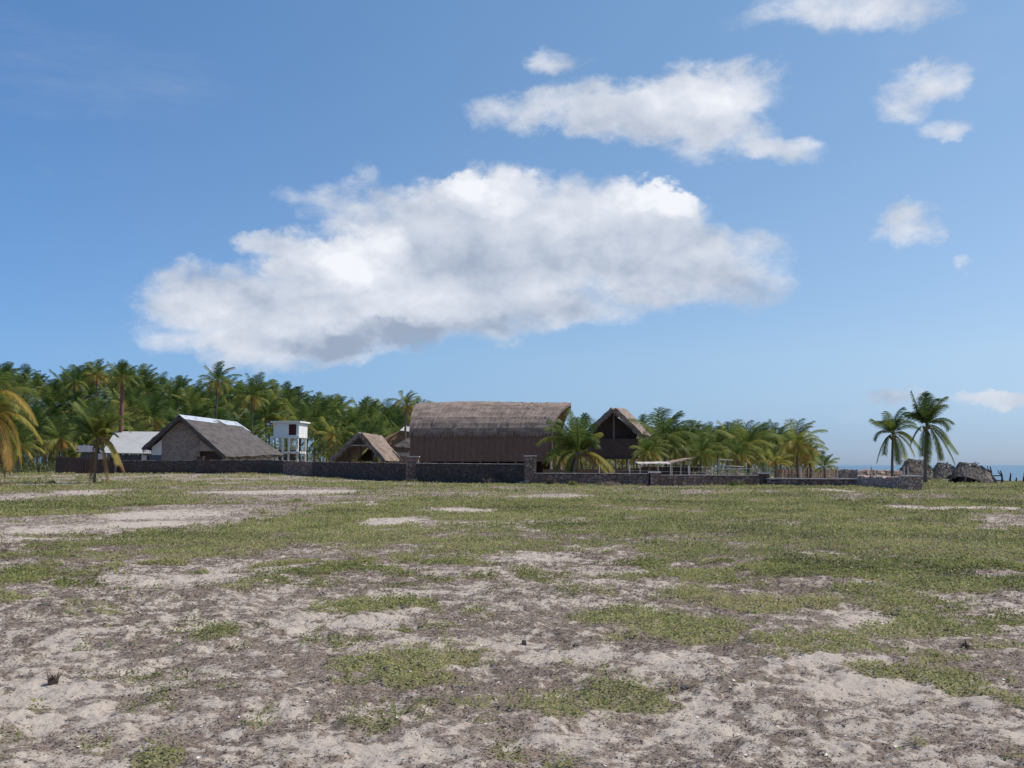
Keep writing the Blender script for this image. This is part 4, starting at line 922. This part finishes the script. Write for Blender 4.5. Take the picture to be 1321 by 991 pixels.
def trunk_mesh(name, seed, r0=.17, bend=.05, mat=None, n=14):
    """unit height trunk from (0,0,0) to (0,0,1), radius in metres"""
    rnd = random.Random(seed); a = rnd.uniform(0, 6.28); pts, rr = [], []
    for i in range(n+1):
        t = i/n; o = bend*math.sin(math.pi*t)*5; pts.append((math.cos(a)*o, math.sin(a)*o*.6, t)); rr.append(r0*(1.0+.6*math.exp(-t*9)-.35*t)*(1+.08*(i % 2)))
    return MB().tube(pts, rr, 8).mesh(name, mat or M['trunk'], True)
FAR = [crown_mesh('far_crown', 21+2*(k % 3), 4.0, 27, 1.15, .095, 100+k, (.26, 0, .02), .24+.06*(k % 4), .36, .80, 3 if k % 2 else 2) for k in range(7)]
NEARC = [crown_mesh('near_crown', 26, 4.0, 50, 1.15, .052, 200+k, (.62, 0, .06), .33+.05*(k % 3), .26, 1.0, 3) for k in range(5)]
YOUNG = [crown_mesh('young_crown', 15, 3.0, 44, 1.1, .055, 300+k, (.55, 0, .05), .50, .20, .8, 1, True) for k in range(2)]
TR = [trunk_mesh('palm_trunk', k, .17, .02+.015*(k % 3)) for k in range(4)]; TRR = trunk_mesh('palm_trunk_red', 9, .2, .02, M['trunk_red'])
nutm = MB()
for k in range(7):
    a = k*.9; c = Vector((math.cos(a)*.2, math.sin(a)*.2, -.22-.07*(k % 3)))
    for j in range(1): nutm.tube([c+Vector((0, 0, .13)), c+Vector((0, 0, .08)), c, c+Vector((0, 0, -.09)), c+Vector((0, 0, -.14))], [.03, .09, .12, .09, .03], 7)
NUT = nutm.mesh('coconuts', M['nut'], True)
def palm(px, py, Y, Rpx, label, kind='far', group=None, idx=None, red=False, rz=None, nuts=True, name='coconut_palm', thin=1.0):
    x = PX(px, Y); g = gz(x, Y); z = PZ(py, Y); h = max(.4, z-g)
    src = {'far': FAR, 'near': NEARC, 'young': YOUNG}[kind]; i = random.randrange(len(src)) if idx is None else idx % len(src)
    sc = Rpx/F*Y/(3.1 if kind != 'young' else 2.3)
    r = thing(name, label, 'palm tree', (x, Y, g), 0, group)
    if kind == 'far': r.rotation_euler = (random.uniform(-.04, .04), random.uniform(-.05, .05), 0)
    t = bpy.data.objects.new('trunk', TRR if red else random.choice(TR)); put(t, r); t.scale = (max(.8, min(1.25, h/9))*thin, max(.8, min(1.25, h/9))*thin, h+.15); t.location = (0, 0, -.15); t.rotation_euler = (0, 0, random.uniform(0, 6.28))
    cm, dm_ = src[i]; c = bpy.data.objects.new('crown', cm); put(c, r); c.location = (0, 0, h); c.scale = (sc,)*3; rot = random.uniform(-.5, .5) if rz is None else rz; c.rotation_euler = (0, 0, rot)
    if dm_:
        d = bpy.data.objects.new('dead_fronds', dm_); put(d, r); d.location = (0, 0, h-.1); d.scale = (sc,)*3; d.rotation_euler = (0, 0, random.uniform(0, 6.28))
    if nuts and kind != 'young' and h > 4:
        d = bpy.data.objects.new('coconuts', NUT); put(d, r); d.location = (0, 0, h); d.scale = (1.1,)*3
    return r
def bez_palm(px, py, Y, fr, label, base_px=None, rt=.17, dead=(), tone=.3, nl=54, ll=.8, lw=.06, name='coconut_palm', seed=1, nuts=True, windx=.2, extra=6, exL=40, trmat=None, hang=.55):
    """a palm whose fronds follow the photograph: each (tip dx, dy, control dx, dy, depth, tone) in photo pixels from the crown, scaled to metres at its distance"""
    rnd = random.Random(seed); s = Y/F; cx = PX(px, Y); bx = PX(base_px if base_px is not None else px, Y); g = gz(bx, Y); z = PZ(py, Y)-g
    r = thing(name, label, 'palm tree', (bx, Y, g)); dx = cx-bx; pts, rr = [], []
    for i in range(15):
        t = i/14; pts.append((dx*(t**1.6), 0, -.2+(z+.2)*t)); rr.append(rt*(1.+.7*math.exp(-t*10)-.3*t)*(1+.07*(i % 2)))
    MB().tube(pts, rr, 10).build('trunk', trmat or M['trunk'], r, True)
    C = Vector((dx, 0, z))
    def mk(f, mat, nm, gap=0., hg=hang):
        tx, ty, kx, ky, dep, tn = f; tip = Vector((tx*s, dep*math.hypot(tx, ty)*s, -ty*s)); ctl = Vector((kx*s, dep*.5*math.hypot(tx, ty)*s, -ky*s)); P = []
        for i in range(13):
            t = i/12; P.append((ctl*2*t*(1-t)+tip*t*t)+Vector((0, 0, 0)))
        q, T = frond_quads(P, nl, ll, lw, tn, hg, rnd, gap); me = quadmesh(nm, np.array([tuple(v) for v in q]), T, mat); o = bpy.data.objects.new(nm, me); put(o, r); o.location = C
    for f in fr: mk(f, M['palm'], 'frond')
    for k in range(extra):
        a = rnd.uniform(0, 6.28); e = rnd.uniform(.4, 1.0); tx = math.cos(a)*exL*.55; ty = -math.sin(e*2.2-.7)*exL*.8; mk((tx, ty, tx*.6, ty-exL*.25, rnd.choice((-1.0, 1.0))*rnd.uniform(.6, 1), tone+rnd.uniform(-.1, .1)), M['palm'], 'frond')
    for f in dead: mk(f, M['palm_dry'], 'dead_frond', .15, 1.0)
    if nuts:
        d = bpy.data.objects.new('coconuts', NUT); put(d, r); d.location = C; d.scale = (1.2,)*3
    return r
# the two palms by the beach
bez_palm(1197, 548, 92, [(-16, -44, -8, -16, .1, .22), (-3, -42, -6, -24, -.2, .22), (4, -41, 2, -28, .2, .3), (19, -32, 10, -42, .1, .34), (24, -36, 14, -34, -.2, .38), (28, -27, 16, -26, .2, .36), (33, -3, 20, -16, -.1, .28), (34, 6, 26, -14, .3, .3), (42, 37, 20, 4, .1, .25), (30, 50, 20, 14, -.2, .30), (22, 46, 16, 10, .2, .33), (12, 44, 12, 10, -.3, .3),
          (3, 48, 4, 10, .2, .28), (-10, 40, -8, 8, -.2, .26), (-19, 24, -12, 0, .2, .25), (-25, -13, -8, -12, .1, .2), (-11, -26, -8, -10, .2, .2), (9, -25, 6, -20, -.5, .3), (36, 24, 24, -2, .4, .3), (6, 52, 8, 14, .4, .3)],
         'taller of the two palms standing by themselves before the sea', base_px=1193, rt=.14, nl=84, ll=.90, lw=.036, tone=.42, seed=5, extra=6, exL=34)
bez_palm(1153, 560, 100, [(-26, -20, -12, -12, .1, .2), (-25, 8, -20, -12, -.1, .25), (-19, 36, -12, 2, .2, .25), (-14, 26, -12, 0, -.2, .3), (-4, -18, -5, -8, .1, .25), (16, -35, 4, -30, .1, .26), (20, -28, 8, -32, -.2, .34), (32, -14, 14, -26, .2, .3), (34, -6, 18, -20, -.2, .4), (37, 20, 22, -8, .1, .45), (26, 28, 18, 0, -.1, .62), (20, 32, 14, 2, .3, .66),
          (10, 39, 8, 6, .2, .3), (2, 34, 2, 8, -.2, .32), (30, 8, 18, -10, .4, .5), (-3, -30, 0, -20, .4, .3)],
         'shorter of the two beach palms, leaning fronds, left of the taller one', base_px=1150.5, rt=.14, nl=80, ll=.85, lw=.036, seed=6, tone=.35, extra=4, exL=30)
# leaning palm in front of the hall
bez_palm(746, 584, 86, [(-10, -56, -6, -26, .1, .3), (8, -50, 6, -36, -.1, .18), (-24, -44, -10, -34, .2, .42), (-44, -32, -22, -38, -.1, .42), (-53, -12, -30, -34, .2, .4), (-46, 12, -30, -20, -.2, .35), (-30, 26, -22, -8, .2, .33), (20, -38, 8, -24, .2, .3), (29, -26, 12, -24, -.1, .55), (24, -10, 14, -20, .3, .4), (-16, 22, -12, 0, -.3, .45),
          (-38, -42, -14, -30, -.4, .3), (-3, -44, 0, -20, -.5, .3), (12, -48, 10, -28, .4, .26), (-34, 2, -20, -16, .5, .35), (44, 26, 26, -8, -.2, .74), (40, 27, 22, -4, .2, .70), (46, 22, 26, -6, .0, .66), (-6, 26, -4, 4, .3, .5), (-40, -20, -20, -28, .5, .36)],
         'leaning palm with a big pale drooping frond, between the big hall and the second hut', base_px=738, rt=.26, dead=[(30, 6, 16, -6, .1, .6), (22, 12, 12, 0, -.2, .5), (-14, 28, -8, 6, .1, .6), (6, 28, 4, 6, -.1, .4)], nl=80, ll=1.0, lw=.045, seed=7, tone=.33, extra=4, exL=48)
# small yellow palm at the left
bez_palm(124.5, 565, 84, [(-31, -46, -14, -24, .1, .46), (-20, -42, -12, -28, -.2, .45), (10, -47, 4, -24, .2, .42), (0, -46, -2, -26, -.1, .46), (24, -44, 10, -28, -.2, .42), (42, -24, 22, -40, .1, .50), (45, -8, 28, -34, -.1, .46), (22, -4, 12, -12, .2, .46), (-48, -18, -24, -34, .1, .26), (-50, 8, -34, -26, -.1, .26), (-40, -30, -18, -28, .4, .3), (-14, -36, -8, -18, .5, .45), (34, -34, 14, -26, .5, .4), (-38, 4, -24, -20, .4, .3), (26, 30, 20, -4, .1, .84), (32, 34, 22, 0, -.2, .80)],
         'small yellow-green palm with hanging brown fronds, alone in front of the wall at the left', base_px=122.5, rt=.10, dead=[(35, 44, 24, 6, .1, .5), (18, 57, 12, 6, -.1, .8), (-9, 55, -8, 10, .1, .2), (28, 40, 18, 4, .3, .2)], nl=70, ll=.85, lw=.05, seed=8, tone=.40, hang=.3, extra=6, exL=40)
# big palm cut by the left edge
bez_palm(-34, 545, 72, [(80, 2, 46, -70, .0, .66), (76, -14, 36, -74, -.2, .60), (58, 56, 50, -44, .1, .86), (54, 60, 44, -30, -.2, .82), (50, 40, 30, -30, .3, .78), (30, -66, 10, -50, .2, .3), (50, -64, 20, -54, -.3, .34), (64, -44, 26, -60, .3, .5), (-20, -60, -8, -40, .2, .4), (-60, -30, -30, -50, 0, .4), (-70, 20, -40, -30, .2, .5), (-40, 50, -20, -10, 0, .6), (10, 50, 8, 0, .3, .6), (70, 24, 44, -40, .5, .7), (56, -30, 24, -50, -.6, .45)],
         'large yellowing palm cut off by the left edge of the view', base_px=-46, rt=.2, dead=[(44, 64, 30, 0, .1, .6), (20, 62, 12, 6, .2, .3), (34, 66, 22, 4, .2, .1)], nl=90, ll=1.15, lw=.05, seed=9, tone=.5, extra=4, exL=60)
# named palms in the compound
GN = 'palms in the compound'
for (px, py, Y, Rr, kind, lb) in [
    (524, 522, 128, 17, 'near', 'single palm rising beside the left end of the big hall'),
    (858, 566, 98, 38, 'near', 'tall full palm right of the second hut, its top frond pointing up'),
    (836, 584, 90, 24, 'near', 'low palm arching yellow fronds over the flat roofed stall'),
    (884, 574, 100, 30, 'near', 'bushy palm standing just right of the tall full palm'),
    (906, 586, 92, 24, 'near', 'low bushy palm behind the largest husk pile'),
    (926, 576, 104, 24, 'near', 'palm behind the upper bar of the pole railing'),
    (938, 562, 122, 17, 'far', 'small high crown above the pole railing, behind the others'),
    (964, 576, 94, 33, 'near', 'dark broad palm right of the pole railing'),
    (952, 588, 90, 20, 'near', 'low palm under the dark broad palm'),
    (984, 568, 118, 20, 'far', 'crown between the dark broad palm and the windblown palm'),
    (1005, 566, 108, 20, 'near', 'ragged dark palm with stiff top frond left of the windblown palm'),
    (1002, 598, 81, 19, 'young', 'small bright young palm standing at the cement ledge'),
    (1030, 574, 90, 31, 'near', 'windblown palm with full swept crown at the right end of the grove'),
    (1016, 584, 98, 22, 'near', 'yellowing palm half hidden behind the windblown palm'),
    (1063, 603, 86, 17, 'young', 'smallest young palm with one curled frond, rightmost in the grove'),
    (1043, 592, 92, 18, 'near', 'low palm at the foot of the windblown palm, on its right'),
    (832, 552, 128, 15, 'far', 'small crown just showing over the right roof edge of the second hut'),
    (895, 563, 126, 18, 'far', 'narrow crown rising behind the bushy palm'),
    (775, 576, 126, 17, 'far', 'palm in shade behind the left side of the second hut'),
    (722, 590, 98, 18, 'near', 'low dark palm under the open end of the big hall')]:
    palm(px, py, Y, Rr, lb, kind, GN, nuts=kind != 'young')
# the wood behind the houses
SKY = ([-80, 0, 30, 60, 90, 120, 150, 180, 215, 245, 262, 275, 290, 310, 340, 380, 420, 460, 500, 540, 600, 700, 800, 850, 900, 950, 1000, 1050], [475, 474, 482, 493, 484, 474, 474, 486, 488, 492, 500, 500, 500, 500, 494, 507, 515, 522, 527, 522, 530, 550, 556, 552, 552, 550, 553, 575])
ZONES = [(0, 'shady palm in the wood at the far left, behind the large yellowing palm'), (100, 'palm in the wood behind the white roofed house'), (215, 'palm in the wood behind the stone house'), (345, 'palm in the wood around the white tower'), (405, 'palm in the wood behind the small A-frame hut'), (525, 'distant palm behind the big hall'), (735, 'distant palm behind the second hut and the grove')]
def zone(px):
    z = ZONES[0][1]
    for a, l in ZONES:
        if px >= a: z = l
    return z
rows = [(158, .96), (176, .72), (195, .46), (216, .22), (240, .02), (262, -.02)]
for ri, (Yr, low) in enumerate(rows):
    px = -95.+ri*7
    while px < 1045:
        q = px+random.uniform(-6, 6); top = float(np.interp(q, *SKY)); Yq = Yr+random.uniform(-6, 6)
        if Yq < 190 and 328 < q < 412: px += 20; continue
        lowz = 583 if q < 520 else 588
        cr = top+17+(lowz-top-17)*low*random.uniform(.8, 1.1)+random.uniform(-5, 10)
        if not (540 < q < 700 and ri < 3):
            Rr = random.uniform(17, 29)*(190/Yr)**.5*(1 if q < 700 else .8); zz = zone(q)
            palm(q, cr, Yq, Rr, zz, 'far', zz.replace('palm', 'palms', 1), nuts=False)
        px += 21 if q < 540 else 24
for px, py, Y, Rr, red, lb in [(276, 492, 172, 22, False, 'tallest palm of the wood, its crown standing alone above the stone house'), (152, 487, 150, 19, True, 'palm with a thick reddish trunk above the white roofed house'), (118, 484, 205, 18, False, 'high dark crown on the skyline above the small yellow palm'), (94, 493, 200, 20, False, 'dark crown on the skyline left of the highest crowns'),
                               (432, 562, 141, 22, False, 'yellow-green palm right of the white tower'), (446, 577, 136, 20, False, 'low palm behind the peak of the A-frame hut'), (414, 585, 140, 13, False, 'low palm at the foot of the white tower'), (326, 512, 172, 22, False, 'broad palm above the right end of the stone house roof'), (369, 579, 180, 16, False, 'palm seen through the open columns of the tower'),
                               (50, 560, 135, 28, False, 'shady low palm between the large yellowing palm and the wattle fence'), (80, 566, 134, 24, False, 'shady palm right above the wattle fence'), (24, 575, 128, 26, False, 'dark trunked palm beside the large yellowing palm'), (196, 540, 160, 30, False, 'palm with hanging pale fronds over the pale grey sheet roof'), (170, 530, 166, 26, False, 'palm over the left half of the pale grey sheet roof'), (338, 580, 175, 13, False, 'low palm between stone house and tower')]:
    palm(px, py, Y, Rr, lb, 'far', None, red=red, thin=1.5 if red else 1)

# undergrowth below the wood: countless leaves in drifts
def undergrowth(name, n, u0, u1, Y0, Y1, hmax, label, size=.5):
    x_ = []; Yv = RNG.uniform(Y0, Y1, n); u = RNG.uniform(u0, u1, n); x = u*Yv
    cl = fbm(x, Yv, .16, 3, 300); h = hmax*np.clip(cl*1.7-.25, .1, 1); z = ground(x, Yv)+RNG.random(n)*h
    s = size*RNG.uniform(.5, 1.3, n); V = leaves(x, Yv, z, s, 2.6, 1.2, .6); tone = np.clip(.35+RNG.normal(0, .2, n)+(fbm(x, Yv, .3, 2, 301)-.5)*.6, 0, 1)
    o = bpy.data.objects.new(name, quadmesh(name, V, tone, M['bush'])); put(o); tag(o, label, None, None, 'stuff')
undergrowth('undergrowth', 80000, -.62, .04, 160, 270, 8.0, 'dark undergrowth between the palm trunks of the wood')
undergrowth('undergrowth_scrub', 16000, .03, .29, 104, 220, 2.2, 'low scrub under the grove of palms at the right', .4)
undergrowth('undergrowth_thicket', 9000, -.60, -.40, 128, 150, 1.6, 'shady scrub at the foot of the palms at the far left', .35)
# bushes at the wall foot
def bush(px, py, wq, hq, label, n=500, Y=None, tone0=.6):
    Y = Y or GY(py); x = PX(px, Y); g = gz(x, Y); a = wq/2/F*Y; h = hq/F*Y; rnd = np.random.default_rng(int(px)); t = rnd.uniform(0, 6.28, n); r_ = rnd.random(n)**.5
    xx = np.cos(t)*r_*a; yy = np.sin(t)*r_*a*.7; zz = rnd.random(n)*h*np.sqrt(1-r_**2*.9)*(0.6+.6*rnd.random(n))
    V = leaves(xx, yy, zz, np.full(n, .14)*rnd.uniform(.6, 1.3, n), 1.8, 1.2, .7); o = bpy.data.objects.new('bush', quadmesh('bush', V, np.clip(rnd.normal(tone0, .2, n), 0, 1), M['bush'])); o.location = (x, Y, g); put(o); tag(o, label, 'bush', 'bushes by the wall')
bush(950, 623, 26, 6, 'low wide green bush at the foot of the wall below the husk piles', 900, 77.5)
bush(739, 624, 12, 6, 'small yellow-green bush at the wall foot under the leaning palm', 500, 77, .9)
bush(265, 585, 14, 9, 'yellow-green bush behind the small dark pillar', 500, 129, .95)
bush(372, 590, 26, 12, 'green bush under the tower behind the wall', 900, 150, .5)
bush(535, 618, 10, 4, 'little weed tuft at the foot of the pale capped pillar', 250, 93.5, .7)
scene.cycles.use_denoising = True
scene.cycles.max_bounces = 6; scene.cycles.transparent_max_bounces = 4; scene.cycles.diffuse_bounces = 3; scene.cycles.glossy_bounces = 2
scene.cycles.sample_clamp_indirect = 4
